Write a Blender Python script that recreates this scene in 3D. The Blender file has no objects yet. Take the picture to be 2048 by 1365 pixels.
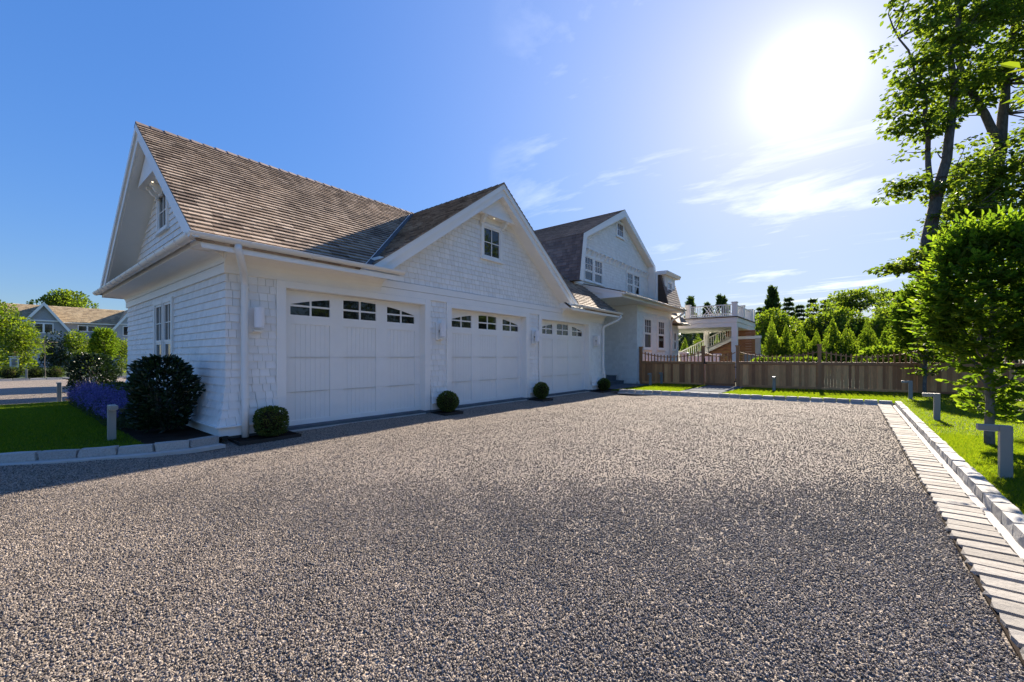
import bpy, math, random
import numpy as np
from mathutils import Vector, Matrix

random.seed(7)
RNG = np.random.default_rng(7)
SC = bpy.context.scene
COL = SC.collection
rad = math.radians

# ---------------------------------------------------------------- camera
CAM = Vector((0, 0, 1.3))
YAW = rad(38.8925)
cd = bpy.data.cameras.new("camera")
cd.sensor_width = 36.0
cd.lens = 14.731
cd.shift_y = 0.01538
cd.clip_start = 0.05
cd.clip_end = 3000
cam = bpy.data.objects.new("camera", cd)
cam.location = CAM
cam.rotation_euler = (rad(90), 0, YAW)
COL.objects.link(cam)
SC.camera = cam
CDIR = Vector((-math.sin(YAW), math.cos(YAW), 0))

# ---------------------------------------------------------------- sky, sun, exposure
SUN_AZ = rad(-4.2)      # from +Y towards +X
SUN_EL = rad(28.3)
SUN = Vector((math.sin(SUN_AZ) * math.cos(SUN_EL), math.cos(SUN_AZ) * math.cos(SUN_EL), math.sin(SUN_EL)))
SKY_ROLL, SKY_SAT = 1.9, 1.2
w = bpy.data.worlds.new("World")
SC.world = w
w.use_nodes = True
nt = w.node_tree
nt.nodes.clear()
N = nt.nodes.new
L = nt.links.new
out = N("ShaderNodeOutputWorld")
bg = N("ShaderNodeBackground")
bg.inputs["Strength"].default_value = 0.15
sky = N("ShaderNodeTexSky")
sky.sky_type = 'NISHITA'
sky.sun_disc = False
sky.sun_elevation = SUN_EL
sky.sun_rotation = SUN_AZ
sky.altitude = 10
sky.air_density = 1.0
sky.dust_density = 0.35
sky.ozone_density = 3.0
# thin cirrus, laid out by direction on a high flat layer
tc = N("ShaderNodeTexCoord")
sep = N("ShaderNodeSeparateXYZ")
L(tc.outputs["Generated"], sep.inputs[0])
mz = N("ShaderNodeMath"); mz.operation = 'MAXIMUM'; mz.inputs[1].default_value = 0.03
L(sep.outputs["Z"], mz.inputs[0])
dx = N("ShaderNodeMath"); dx.operation = 'DIVIDE'
dy = N("ShaderNodeMath"); dy.operation = 'DIVIDE'
L(sep.outputs["X"], dx.inputs[0]); L(mz.outputs[0], dx.inputs[1])
L(sep.outputs["Y"], dy.inputs[0]); L(mz.outputs[0], dy.inputs[1])
cmb = N("ShaderNodeCombineXYZ")
L(dx.outputs[0], cmb.inputs[0]); L(dy.outputs[0], cmb.inputs[1])
mp = N("ShaderNodeMapping")
mp.inputs["Rotation"].default_value = (0, 0, rad(25))
mp.inputs["Scale"].default_value = (0.38, 0.9, 1)
mp.inputs["Location"].default_value = (6.2, 3.4, 0)
L(cmb.outputs[0], mp.inputs[0])
n1 = N("ShaderNodeTexNoise")
n1.inputs["Scale"].default_value = 1.15
n1.inputs["Detail"].default_value = 9
n1.inputs["Roughness"].default_value = 0.62
n1.inputs["Distortion"].default_value = 0.5
L(mp.outputs[0], n1.inputs["Vector"])
cr = N("ShaderNodeValToRGB")
cr.color_ramp.elements[0].position = 0.54
cr.color_ramp.elements[0].color = (0, 0, 0, 1)
cr.color_ramp.elements[1].position = 0.78
cr.color_ramp.elements[1].color = (1, 1, 1, 1)
L(n1.outputs[0], cr.inputs[0])
cl = N("ShaderNodeMixRGB"); cl.blend_type = 'MIX'
cl.inputs[2].default_value = (5.0, 5.0, 5.1, 1)
cfac = N("ShaderNodeMath"); cfac.operation = 'MULTIPLY'; cfac.inputs[1].default_value = 0.55
# the streaks lie in the part of the sky towards the sun
cm1 = N("ShaderNodeMapRange"); cm1.inputs["From Min"].default_value = .74; cm1.inputs["From Max"].default_value = .88
nv = N("ShaderNodeVectorMath"); nv.operation = 'NORMALIZE'; L(cmb.outputs[0], nv.inputs[0])
sp1 = N("ShaderNodeSeparateXYZ"); L(nv.outputs[0], sp1.inputs[0]); L(sp1.outputs["Y"], cm1.inputs["Value"])
cmm = N("ShaderNodeMath"); cmm.operation = 'MULTIPLY'; L(cr.outputs[0], cmm.inputs[0]); L(cm1.outputs[0], cmm.inputs[1])
L(cmm.outputs[0], cfac.inputs[0])
L(cfac.outputs[0], cl.inputs[0])
# the sky's brightness is rolled off evenly towards the sun (hue kept), as the exposure-blended photograph does
lum = N("ShaderNodeVectorMath"); lum.operation = 'DOT_PRODUCT'; lum.inputs[1].default_value = (.25, .45, .30)
L(sky.outputs[0], lum.inputs[0])
k1 = N("ShaderNodeMath"); k1.operation = 'MULTIPLY_ADD'; k1.inputs[1].default_value = 1 / SKY_ROLL; k1.inputs[2].default_value = 1.0
L(lum.outputs["Value"], k1.inputs[0])
k2 = N("ShaderNodeMath"); k2.operation = 'DIVIDE'; k2.inputs[0].default_value = 1.0
L(k1.outputs[0], k2.inputs[1])
kd = N("ShaderNodeVectorMath"); kd.operation = 'SCALE'
L(sky.outputs[0], kd.inputs[0]); L(k2.outputs[0], kd.inputs["Scale"])
hs = N('ShaderNodeHueSaturation'); hs.inputs['Saturation'].default_value = SKY_SAT
L(kd.outputs[0], hs.inputs['Color'])
tn = N('ShaderNodeMixRGB'); tn.blend_type = 'MULTIPLY'; tn.inputs[0].default_value = 1.0; tn.inputs[2].default_value = (.94, 1.0, 1.22, 1)
L(hs.outputs[0], tn.inputs[1])
L(tn.outputs[0], cl.inputs[1])
L(cl.outputs[0], bg.inputs[0])
# the sun itself and the bright aureole round it
dt = N("ShaderNodeVectorMath"); dt.operation = 'DOT_PRODUCT'
L(tc.outputs["Generated"], dt.inputs[0]); dt.inputs[1].default_value = tuple(SUN)
dcl = N("ShaderNodeMath"); dcl.operation = 'MAXIMUM'; dcl.inputs[1].default_value = 0.0
L(dt.outputs["Value"], dcl.inputs[0])
acc = None
for ex, st in ((3000, 2.5), (450, .32), (70, .055), (5, .088)):
    pw = N("ShaderNodeMath"); pw.operation = 'POWER'; pw.inputs[1].default_value = ex
    L(dcl.outputs[0], pw.inputs[0])
    mu = N("ShaderNodeMath"); mu.operation = 'MULTIPLY'; mu.inputs[1].default_value = st
    L(pw.outputs[0], mu.inputs[0])
    if acc is None: acc = mu
    else:
        ad = N("ShaderNodeMath"); ad.operation = 'ADD'
        L(acc.outputs[0], ad.inputs[0]); L(mu.outputs[0], ad.inputs[1]); acc = ad
bg2 = N("ShaderNodeBackground")
bg2.inputs[0].default_value = (1, 0.96, 0.92, 1)
L(ad.outputs[0], bg2.inputs[1])
ash = N("ShaderNodeAddShader")
L(bg.outputs[0], ash.inputs[0]); L(bg2.outputs[0], ash.inputs[1])
L(ash.outputs[0], out.inputs[0])

sl = bpy.data.lights.new("sun", 'SUN')
sl.energy = 5.0
sl.angle = rad(0.53)
sl.color = (1.0, 0.88, 0.72)
so = bpy.data.objects.new("sun", sl)
so.rotation_euler = (-SUN).to_track_quat('-Z', 'Y').to_euler()
so.location = SUN * 60
COL.objects.link(so)

SC.view_settings.view_transform = 'Standard'
SC.view_settings.look = 'None'
SC.view_settings.exposure = 1.4
SC.view_settings.gamma = 1.0
SC.render.engine = 'CYCLES'
SC.cycles.max_bounces = 8
SC.cycles.transparent_max_bounces = 8
SC.cycles.use_denoising = True

# ---------------------------------------------------------------- helpers
def tag(o, label=None, cat=None, group=None, kind=None):
    if label: o["label"] = label
    if cat: o["category"] = cat
    if group: o["group"] = group
    if kind: o["kind"] = kind
    return o

def link(o, parent=None):
    COL.objects.link(o)
    if parent is not None:
        o.parent = parent
    return o

def thing(name, label, cat, loc=(0, 0, 0), group=None):
    o = bpy.data.objects.new(name, None)
    o.empty_display_size = 0.2
    o.location = loc
    link(o)
    return tag(o, label, cat, group)

class MB:
    def __init__(s):
        s.v = []; s.f = []
    def hexa(s, p):
        b = len(s.v); s.v += [tuple(q) for q in p]
        for f in ((0, 3, 2, 1), (4, 5, 6, 7), (0, 1, 5, 4), (1, 2, 6, 5), (2, 3, 7, 6), (3, 0, 4, 7)):
            s.f.append(tuple(b + i for i in f))
        return s
    def box(s, x0, x1, y0, y1, z0, z1):
        return s.hexa([(x0, y0, z0), (x1, y0, z0), (x1, y1, z0), (x0, y1, z0),
                       (x0, y0, z1), (x1, y0, z1), (x1, y1, z1), (x0, y1, z1)])
    def poly(s, pts):
        b = len(s.v); s.v += [tuple(p) for p in pts]
        s.f.append(tuple(range(b, b + len(pts)))); return s
    def prism(s, poly, axis, a, c):
        """poly: 2-D points in the two other axes (x,y,z order); extruded along axis from a to c"""
        def P(q, t):
            return {'X': (t, q[0], q[1]), 'Y': (q[0], t, q[1]), 'Z': (q[0], q[1], t)}[axis]
        n = len(poly); b = len(s.v)
        s.v += [P(q, a) for q in poly] + [P(q, c) for q in poly]
        s.f.append(tuple(b + i for i in range(n))[::-1]); s.f.append(tuple(b + n + i for i in range(n)))
        for i in range(n):
            j = (i + 1) % n
            s.f.append((b + i, b + j, b + n + j, b + n + i))
        return s
    def beam(s, p, q, wd, h, up=(0, 0, 1)):
        p = Vector(p); q = Vector(q); d = (q - p).normalized(); u = Vector(up)
        sd = d.cross(u).normalized(); u = sd.cross(d).normalized()
        a = sd * wd / 2; c = u * h / 2
        return s.hexa([p - a - c, q - a - c, q + a - c, p + a - c, p - a + c, q - a + c, q + a + c, p + a + c])
    def tube(s, path, r, n=10, caps=True, arc=None):
        path = [Vector(p) for p in path]; rings = []
        rr = r if isinstance(r, (list, tuple)) else [r] * len(path)
        t0 = (path[1] - path[0]).normalized()
        u = Vector((0, 0, 1)) if abs(t0.z) < .9 else Vector((1, 0, 0))
        for i, p in enumerate(path):
            if i == 0: t = path[1] - p
            elif i == len(path) - 1: t = p - path[i - 1]
            else: t = path[i + 1] - path[i - 1]
            t.normalize()
            sd = t.cross(u).normalized(); u = sd.cross(t).normalized()
            ring = []
            for k in range(n):
                a = 2 * math.pi * k / n
                ring.append(p + (sd * math.cos(a) + u * math.sin(a)) * rr[i])
            b = len(s.v); s.v += [tuple(q) for q in ring]; rings.append(b)
        for i in range(len(rings) - 1):
            for k in range(n):
                j = (k + 1) % n
                s.f.append((rings[i] + k, rings[i] + j, rings[i + 1] + j, rings[i + 1] + k))
        if caps:
            s.f.append(tuple(rings[0] + k for k in range(n))[::-1]); s.f.append(tuple(rings[-1] + k for k in range(n)))
        return s
    def mesh(s, name, mat, smooth=False):
        me = bpy.data.meshes.new(name)
        me.from_pydata(s.v, [], s.f)
        if mat: me.materials.append(mat)
        if smooth:
            me.polygons.foreach_set("use_smooth", [True] * len(me.polygons))
        me.update()
        return me
    def build(s, name, mat, parent=None, smooth=False, bevel=0):
        o = bpy.data.objects.new(name, s.mesh(name, mat, smooth))
        if bevel:
            b = o.modifiers.new("bevel", 'BEVEL'); b.width = bevel; b.segments = 2; b.limit_method = 'ANGLE'
        return link(o, parent)

def inst(name, mesh, parent=None, mtx=None, loc=None):
    o = bpy.data.objects.new(name, mesh)
    link(o, parent)
    if mtx is not None: o.matrix_local = mtx
    if loc is not None: o.location = loc
    return o

def np_mesh(name, verts, faces, mat, nper):
    """verts (n,3) float, faces (m,nper) int"""
    me = bpy.data.meshes.new(name)
    me.vertices.add(len(verts)); me.vertices.foreach_set("co", np.asarray(verts, np.float32).ravel())
    m = len(faces)
    me.loops.add(m * nper); me.loops.foreach_set("vertex_index", np.asarray(faces, np.int32).ravel())
    me.polygons.add(m)
    me.polygons.foreach_set("loop_start", np.arange(0, m * nper, nper, dtype=np.int32))
    me.polygons.foreach_set("loop_total", np.full(m, nper, dtype=np.int32))
    if mat: me.materials.append(mat)
    me.polygons.foreach_set("use_smooth", np.zeros(m, dtype=bool))
    me.update(calc_edges=True)
    return me

# ---------------------------------------------------------------- materials
def new_mat(name):
    m = bpy.data.materials.new(name); m.use_nodes = True
    t = m.node_tree; b = t.nodes["Principled BSDF"]
    return m, t, b

def rnd_value(t):
    """a random number that differs between objects and between islands of one mesh"""
    oi = t.nodes.new("ShaderNodeObjectInfo"); ge = t.nodes.new("ShaderNodeNewGeometry")
    a = t.nodes.new("ShaderNodeMath"); a.operation = 'ADD'
    t.links.new(oi.outputs["Random"], a.inputs[0]); t.links.new(ge.outputs["Random Per Island"], a.inputs[1])
    f = t.nodes.new("ShaderNodeMath"); f.operation = 'FRACT'
    t.links.new(a.outputs[0], f.inputs[0])
    return f.outputs[0]

def ramp(t, src, stops):
    r = t.nodes.new("ShaderNodeValToRGB")
    e = r.color_ramp.elements
    while len(e) < len(stops): e.new(0.5)
    for i, (p, c) in enumerate(stops):
        e[i].position = p; e[i].color = (*c, 1)
    t.links.new(src, r.inputs[0])
    return r.outputs[0]

def noise(t, scale, detail=4, rough=.55, vec=None, sc=None):
    n = t.nodes.new("ShaderNodeTexNoise")
    n.inputs["Scale"].default_value = scale; n.inputs["Detail"].default_value = detail; n.inputs["Roughness"].default_value = rough
    if vec is None:
        g = t.nodes.new("ShaderNodeNewGeometry"); vec = g.outputs["Position"]
    if sc:
        mp = t.nodes.new("ShaderNodeMapping"); mp.inputs["Scale"].default_value = sc
        t.links.new(vec, mp.inputs[0]); vec = mp.outputs[0]
    t.links.new(vec, n.inputs["Vector"])
    return n.outputs[0]

def mixc(t, fac, a, b, mode='MIX'):
    n = t.nodes.new("ShaderNodeMixRGB"); n.blend_type = mode
    for i, x in ((0, fac), (1, a), (2, b)):
        if isinstance(x, (int, float)): n.inputs[i].default_value = x
        elif isinstance(x, tuple): n.inputs[i].default_value = (*x, 1)
        else: t.links.new(x, n.inputs[i])
    return n.outputs[0]

def bump(t, b, h, strength, dist):
    n = t.nodes.new("ShaderNodeBump"); n.inputs["Strength"].default_value = strength; n.inputs["Distance"].default_value = dist
    t.links.new(h, n.inputs["Height"]); t.links.new(n.outputs[0], b.inputs["Normal"])

def paint(name, col, rough=.5, var=.04, bmp=.15, bscale=60, scz=None):
    m, t, b = new_mat(name)
    n = noise(t, 3.0, 5)
    lo = tuple(c * (1 - var) for c in col); hi = tuple(min(1, c * (1 + var)) for c in col)
    c = ramp(t, n, [(.3, lo), (.7, hi)])
    t.links.new(c, b.inputs["Base Color"]); b.inputs["Roughness"].default_value = rough
    bump(t, b, noise(t, bscale, 3, sc=scz), bmp, .004)
    return m

def shingle_mat(name, stops, rough, grain=.5, patch=None):
    m, t, b = new_mat(name)
    r = rnd_value(t)
    c = ramp(t, r, stops)
    g = noise(t, 14, 5, .6, sc=(1, 1, .35))
    c = mixc(t, grain, c, ramp(t, g, [(.25, (.45, .45, .45)), (.75, (1.35, 1.35, 1.35))]), 'MULTIPLY')
    if patch:
        c = mixc(t, .75, c, ramp(t, noise(t, patch, 4), [(.35, (.6, .58, .58)), (.65, (1.15, 1.12, 1.1))]), 'MULTIPLY')
    t.links.new(c, b.inputs["Base Color"]); b.inputs["Roughness"].default_value = rough
    bump(t, b, noise(t, 90, 3), .3, .004)
    return m

def leaf_mat(name, stops, trans=.5, rough=.55, tcol=None, spec=.22):
    m, t, b = new_mat(name)
    r = rnd_value(t)
    c = ramp(t, r, stops)
    t.links.new(c, b.inputs["Base Color"]); b.inputs["Roughness"].default_value = rough
    b.inputs["Specular IOR Level"].default_value = spec
    tr = t.nodes.new("ShaderNodeBsdfTranslucent")
    tc_ = mixc(t, 1.0, c, tcol or (2.3, 2.3, .55), 'MULTIPLY')
    t.links.new(tc_, tr.inputs[0])
    mx = t.nodes.new("ShaderNodeMixShader"); mx.inputs[0].default_value = trans
    t.links.new(b.outputs[0], mx.inputs[1]); t.links.new(tr.outputs[0], mx.inputs[2])
    t.links.new(mx.outputs[0], t.nodes["Material Output"].inputs[0])
    return m

M = {}
M['white'] = paint('white_paint', (.83, .815, .78), .45, .02, .08, 40)
M['gutter'] = paint('gutter_paint', (.74, .73, .70), .35, .03, .03, 20)
M['wshingle'] = shingle_mat('white_painted_shingle', [(0, (.76, .75, .72)), (.5, (.81, .80, .77)), (1, (.85, .84, .81))], .6, .07)
M['roof'] = shingle_mat('cedar_roof_shingle', [(0, (0.179, 0.128, 0.091)), (.3, (0.296, 0.220, 0.157)), (.65, (0.374, 0.285, 0.208)), (1, (0.452, 0.357, 0.270))], .75, .4, .8)
M['houseroof'] = shingle_mat('shaded_roof_shingle', [(0, (.15, .115, .10)), (.5, (.20, .155, .13)), (1, (.26, .20, .17))], .75, .35, .5)  # shade on the house roof put into the colour, darker than the cedar
M['darkwood'] = paint('dark_roof_edge', (.07, .045, .03), .8, .2, .2, 30)
M['greyshingle'] = shingle_mat('weathered_grey_shingle', [(0, (.32, .33, .35)), (.5, (.40, .41, .43)), (1, (.46, .47, .49))], .7, .3)
M['tanroof'] = shingle_mat('tan_roof_shingle', [(0, (.26, .19, .11)), (.5, (.38, .29, .17)), (1, (.46, .36, .22))], .8, .4)
M['lead'] = paint('lead_flashing', (.06, .062, .065), .95, .1, .1, 20)
m, t, b = new_mat('window_glass'); M['glass'] = m
b.inputs["Base Color"].default_value = (.012, .014, .015, 1); b.inputs["Roughness"].default_value = .03
b.inputs["Specular IOR Level"].default_value = .6
M['black'] = paint('black_metal', (.015, .015, .015), .5, .1, .05, 20)
M['bollard'] = paint('grey_coated_metal', (.27, .265, .24), .45, .04, .06, 60)
M['soil'] = paint('dark_mulch', (.028, .02, .015), .95, .5, 1.0, 45)
M['soil'].node_tree.nodes['Principled BSDF'].inputs['Specular IOR Level'].default_value = .05
M['blue'] = paint('bluestone', (.11, .125, .14), .95, .2, .3, 18)
M['blue'].node_tree.nodes['Principled BSDF'].inputs['Specular IOR Level'].default_value = .1
M['concrete'] = paint('pale_concrete', (.46, .44, .41), .85, .1, .4, 40)

m, t, b = new_mat('granite'); M['granite'] = m
c = ramp(t, rnd_value(t), [(0, (.30, .29, .275)), (.5, (.38, .37, .35)), (1, (.45, .44, .41))])
c = mixc(t, .6, c, ramp(t, noise(t, 55, 6, .7), [(.3, (.45, .45, .46)), (.55, (1, 1, 1)), (.75, (1.35, 1.33, 1.3))]), 'MULTIPLY')
t.links.new(c, b.inputs["Base Color"]); b.inputs["Roughness"].default_value = .8
bump(t, b, noise(t, 28, 6, .7), .6, .012)
m, t, b = new_mat('granite_paver'); M['paver'] = m
c = ramp(t, rnd_value(t), [(0, (0.246, 0.225, 0.197)), (.5, (0.315, 0.290, 0.258)), (1, (0.383, 0.357, 0.320))])
c = mixc(t, .6, c, ramp(t, noise(t, 40, 6, .7), [(.3, (.5, .48, .46)), (.55, (1, 1, 1)), (.8, (1.25, 1.25, 1.25))]), 'MULTIPLY')
t.links.new(c, b.inputs["Base Color"]); b.inputs["Roughness"].default_value = .85
bump(t, b, noise(t, 24, 6, .7), .6, .012)

m, t, b = new_mat('cedar_board'); M['cedar'] = m
c = ramp(t, rnd_value(t), [(0, (0.359, 0.138, 0.052)), (.35, (0.546, 0.237, 0.088)), (.7, (0.733, 0.351, 0.137)), (1, (0.889, 0.468, 0.186))])
c = mixc(t, .6, c, ramp(t, noise(t, 9, 6, .6, sc=(6, 6, .5)), [(.3, (.6, .58, .55)), (.7, (1.25, 1.22, 1.2))]), 'MULTIPLY')
t.links.new(c, b.inputs["Base Color"]); b.inputs["Roughness"].default_value = .6
bump(t, b, noise(t, 20, 4, sc=(6, 6, .5)), .25, .004)
m, t, b = new_mat('red_cedar_siding'); M['redcedar'] = m
c = ramp(t, rnd_value(t), [(0, (0.188, 0.074, 0.031)), (1, (0.275, 0.115, 0.050))])
t.links.new(c, b.inputs["Base Color"]); b.inputs["Roughness"].default_value = .55

m, t, b = new_mat('lit_cedar'); M['cedar2'] = m  # warm sunlit look of posts, pickets and rails put into the colour
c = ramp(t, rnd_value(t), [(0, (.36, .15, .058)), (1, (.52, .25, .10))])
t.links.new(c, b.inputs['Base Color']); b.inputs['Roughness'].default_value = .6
# gravel bed under the loose stones
m, t, b = new_mat('gravel_bed'); M['gravel'] = m
vo = t.nodes.new("ShaderNodeTexVoronoi"); vo.inputs["Scale"].default_value = 80
g = t.nodes.new("ShaderNodeNewGeometry"); t.links.new(g.outputs["Position"], vo.inputs["Vector"])
sp = t.nodes.new("ShaderNodeSeparateColor"); t.links.new(vo.outputs["Color"], sp.inputs[0])
c = ramp(t, sp.outputs[0], [(0, (0.088, 0.073, 0.058)), (.3, (0.182, 0.150, 0.120)), (.65, (0.274, 0.226, 0.181)), (1, (0.380, 0.316, 0.258))])
c = mixc(t, .5, c, ramp(t, noise(t, .55, 5), [(.3, (.70, .70, .72)), (.7, (1.18, 1.16, 1.14))]), 'MULTIPLY')
t.links.new(c, b.inputs["Base Color"]); b.inputs["Roughness"].default_value = .9
mr = t.nodes.new("ShaderNodeMath"); mr.operation = 'SUBTRACT'; mr.inputs[0].default_value = 1
t.links.new(vo.outputs["Distance"], mr.inputs[1])
bump(t, b, mr.outputs[0], .9, .012)
m, t, b = new_mat('gravel_stone'); M['stone'] = m
c = ramp(t, rnd_value(t), [(0, (0.067, 0.057, 0.047)), (.3, (0.150, 0.124, 0.100)), (.65, (0.260, 0.215, 0.172)), (.9, (0.368, 0.310, 0.251)), (1, (0.466, 0.400, 0.334))])
c = mixc(t, .8, c, ramp(t, noise(t, .55, 5), [(.3, (.70, .70, .72)), (.7, (1.18, 1.16, 1.14))]), 'MULTIPLY')
t.links.new(c, b.inputs["Base Color"]); b.inputs["Roughness"].default_value = .75

m, t, b = new_mat('turf'); M['turf'] = m
c = ramp(t, noise(t, 1.3, 6), [(.3, (.020, .042, .010)), (.7, (.042, .072, .016))])
c = mixc(t, .6, c, ramp(t, noise(t, 90, 3), [(.3, (.5, .5, .5)), (.7, (1.4, 1.4, 1.2))]), 'MULTIPLY')
t.links.new(c, b.inputs["Base Color"]); b.inputs["Roughness"].default_value = .9
bump(t, b, noise(t, 120, 3), .8, .02)
M['grass'] = leaf_mat('grass_blade', [(0, (.013, .042, .012)), (.5, (.024, .062, .015)), (1, (.042, .085, .02))], .55, .6, tcol=(11, 6.4, .6))

M['hornbeam'] = leaf_mat('hornbeam_leaf', [(0, (.045, .085, .018)), (.5, (.075, .125, .022)), (1, (.13, .18, .03))], .68)
M['maple'] = leaf_mat('maple_leaf', [(0, (.045, .075, .022)), (.5, (.075, .115, .028)), (1, (.125, .16, .036))], .62)
M['boxwood'] = leaf_mat('boxwood_leaf', [(0, (.03, .055, .014)), (.5, (.055, .09, .02)), (1, (.12, .14, .035))], .3, .45)
M['holly'] = leaf_mat('dark_glossy_leaf', [(0, (.008, .020, .010)), (.6, (.016, .036, .016)), (1, (.03, .055, .022))], .15, .3, spec=.5)
M['conifer'] = leaf_mat('conifer_needle', [(0, (.025, .045, .02)), (.5, (.042, .07, .026)), (1, (.07, .10, .032))], .45, .6)
M['arbor'] = leaf_mat('arborvitae_spray', [(0, (.05, .085, .018)), (.5, (.085, .135, .025)), (1, (.15, .19, .035))], .55, .55)
M['bushy'] = leaf_mat('broad_leaf', [(0, (.05, .085, .018)), (.5, (.085, .135, .022)), (1, (.16, .19, .032))], .5, .5)
M['catleaf'] = leaf_mat('catmint_leaf', [(0, (.03, .05, .03)), (1, (.06, .085, .05))], .3, .6)
M['catflower'] = leaf_mat('catmint_flower', [(0, (.07, .07, .20)), (.5, (.11, .105, .30)), (1, (.18, .17, .40))], .3, .6, tcol=(1.2, 1.2, 1.6))
m, t, b = new_mat('bark'); M['bark'] = m
c = ramp(t, noise(t, 9, 6, .65, sc=(2, 2, .5)), [(.3, (.05, .042, .036)), (.7, (.17, .145, .125))])
t.links.new(c, b.inputs["Base Color"]); b.inputs["Roughness"].default_value = .9
bump(t, b, noise(t, 14, 5, .6, sc=(2, 2, .4)), .8, .03)
m, t, b = new_mat('smooth_grey_bark'); M['greybark'] = m
c = ramp(t, noise(t, 16, 5, .6, sc=(1, 1, .6)), [(.3, (.10, .092, .08)), (.7, (.22, .205, .185))])
t.links.new(c, b.inputs["Base Color"]); b.inputs["Roughness"].default_value = .8
m, t, b = new_mat('lamp_bulb'); M['bulb'] = m
b.inputs["Emission Color"].default_value = (1, .82, .55, 1); b.inputs["Emission Strength"].default_value = 1.5
m, t, b = new_mat('white_lamp_glass'); M['lampglass'] = m
b.inputs["Base Color"].default_value = (.78, .77, .78, 1); b.inputs["Roughness"].default_value = .35

# ================================================================ THE SETTING
def gz(x, y):
    return -.075 * np.exp(-((x + 6.2) / 1.05) ** 2) * (y > -2) + 0.010 * np.sin(x * 1.1 + 0.6 * y) * np.sin(y * 0.9 - 0.3 * x + 1.3) + 0.007 * np.sin(3.1 * x + 1 + np.sin(y)) * np.sin(2.7 * y + .6 * x) + .004 * np.sin(6.3 * x + 2 * y) * np.sin(5.2 * y - 1.7 * x)

def sheet(name, x0, x1, y0, y1, step, zf, mat, keep=None, label=None):
    nx = max(2, int((x1 - x0) / step) + 1); ny = max(2, int((y1 - y0) / step) + 1)
    xs = np.linspace(x0, x1, nx); ys = np.linspace(y0, y1, ny)
    X, Y = np.meshgrid(xs, ys)
    V = np.stack([X.ravel(), Y.ravel(), zf(X, Y).ravel()], 1)
    i = (np.arange(ny - 1)[:, None] * nx + np.arange(nx - 1)[None]).ravel()
    Fc = np.stack([i, i + 1, i + nx + 1, i + nx], 1)
    if keep is not None:
        c = V[Fc].mean(1); Fc = Fc[keep(c[:, 0], c[:, 1])]
    me = np_mesh(name, V, Fc, mat, 4)
    me.polygons.foreach_set("use_smooth", [True] * len(me.polygons))
    o = bpy.data.objects.new(name, me); link(o); o["kind"] = "structure"
    return o

sheet('ground', -900, 900, -900, 900, 60, lambda x, y: x * 0 - .22, M['turf'])
sheet('gravel_court', -35.3, .93, -26, 15.4, .2, lambda x, y: gz(x, y), M['gravel'])

def far_kerb_y(x):            # the kerb at the far end of the court runs a little askew
    return 14.34 + (x + 6.32) * 0.0956
def lz(x, y):
    return .062 + .012 * np.sin(x * .9 + 1) * np.sin(y * .7) + .0 * x
sheet('right_lawn', 1.03, 41.0, -20, 79, .5, lz, M['turf'])
def strip_z(x, y): return lz(x, y) - .004
def strip_poly():
    xs = np.linspace(-6.95, 1.03, 17); v = []; f = []
    rows = 10
    for i, x in enumerate(xs):
        y0 = far_kerb_y(x) + .14
        for k in range(rows):
            yy = y0 + (20.0 - y0) * k / (rows - 1)
            v.append((x, yy, strip_z(x, yy)))
    for i in range(len(xs) - 1):
        for k in range(rows - 1):
            a = i * rows + k; f.append((a, a + rows, a + rows + 1, a + 1))
    b = len(v)
    v += [(-7.72, 19.25, .05), (1.03, 19.25, .05), (1.03, 79, .05), (-60, 79, .05), (-60, 33, .05), (-7.72, 33, .05)]
    f += [(b, b + 1, b + 2, b + 5), (b + 5, b + 2, b + 3, b + 4)]
    me = bpy.data.meshes.new('fence_lawn'); me.from_pydata(v, [], f); me.materials.append(M['turf']); me.update()
    o = bpy.data.objects.new('fence_lawn', me); link(o); o["kind"] = "structure"
strip_poly()
sheet('far_verge', -120, -35.3, -30, 60, 3, lambda x, y: x * 0 + .03, M['turf'])

# left lawn island and the planting bed along the gable wall
KL = [(-9.9, -4.6), (-9.1, -2.7), (-8.45, -1.1), (-7.98, .06), (-7.63, .63), (-7.30, 1.31), (-7.20, 1.80), (-7.25, 2.12)]
def kl_x(y):
    for (xa, ya), (xb, yb) in zip(KL[:-1], KL[1:]):
        if ya <= y <= yb: return xa + (xb - xa) * (y - ya) / (yb - ya)
    return KL[0][0] if y < KL[0][1] else KL[-1][0]
def strip_mesh(name, ys, xa, xb, z, mat, nx=10):
    v = []; f = []
    for y in ys:
        for k in range(nx):
            x = xa(y) + (xb(y) - xa(y)) * k / (nx - 1); v.append((x, y, z + .008 * math.sin(x * 1.3) * math.sin(y * 2)))
    for i in range(len(ys) - 1):
        for k in range(nx - 1):
            a = i * nx + k; f.append((a, a + 1, a + nx + 1, a + nx))
    me = bpy.data.meshes.new(name); me.from_pydata(v, [], f); me.materials.append(mat); me.update()
    o = bpy.data.objects.new(name, me); link(o); o["kind"] = "structure"; return o
strip_mesh('left_lawn', list(np.linspace(-4.6, 1.30, 22)), lambda y: -16.3 - .45 * max(0, (y + .5)) * .5 , lambda y: kl_x(y) - .13, .065, M['turf'])
strip_mesh('planting_bed', [1.30, 1.6, 1.95, 2.12, 2.3], lambda y: -17.9, lambda y: kl_x(min(y, 2.12)) - .13, .07, M['soil'])

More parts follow.
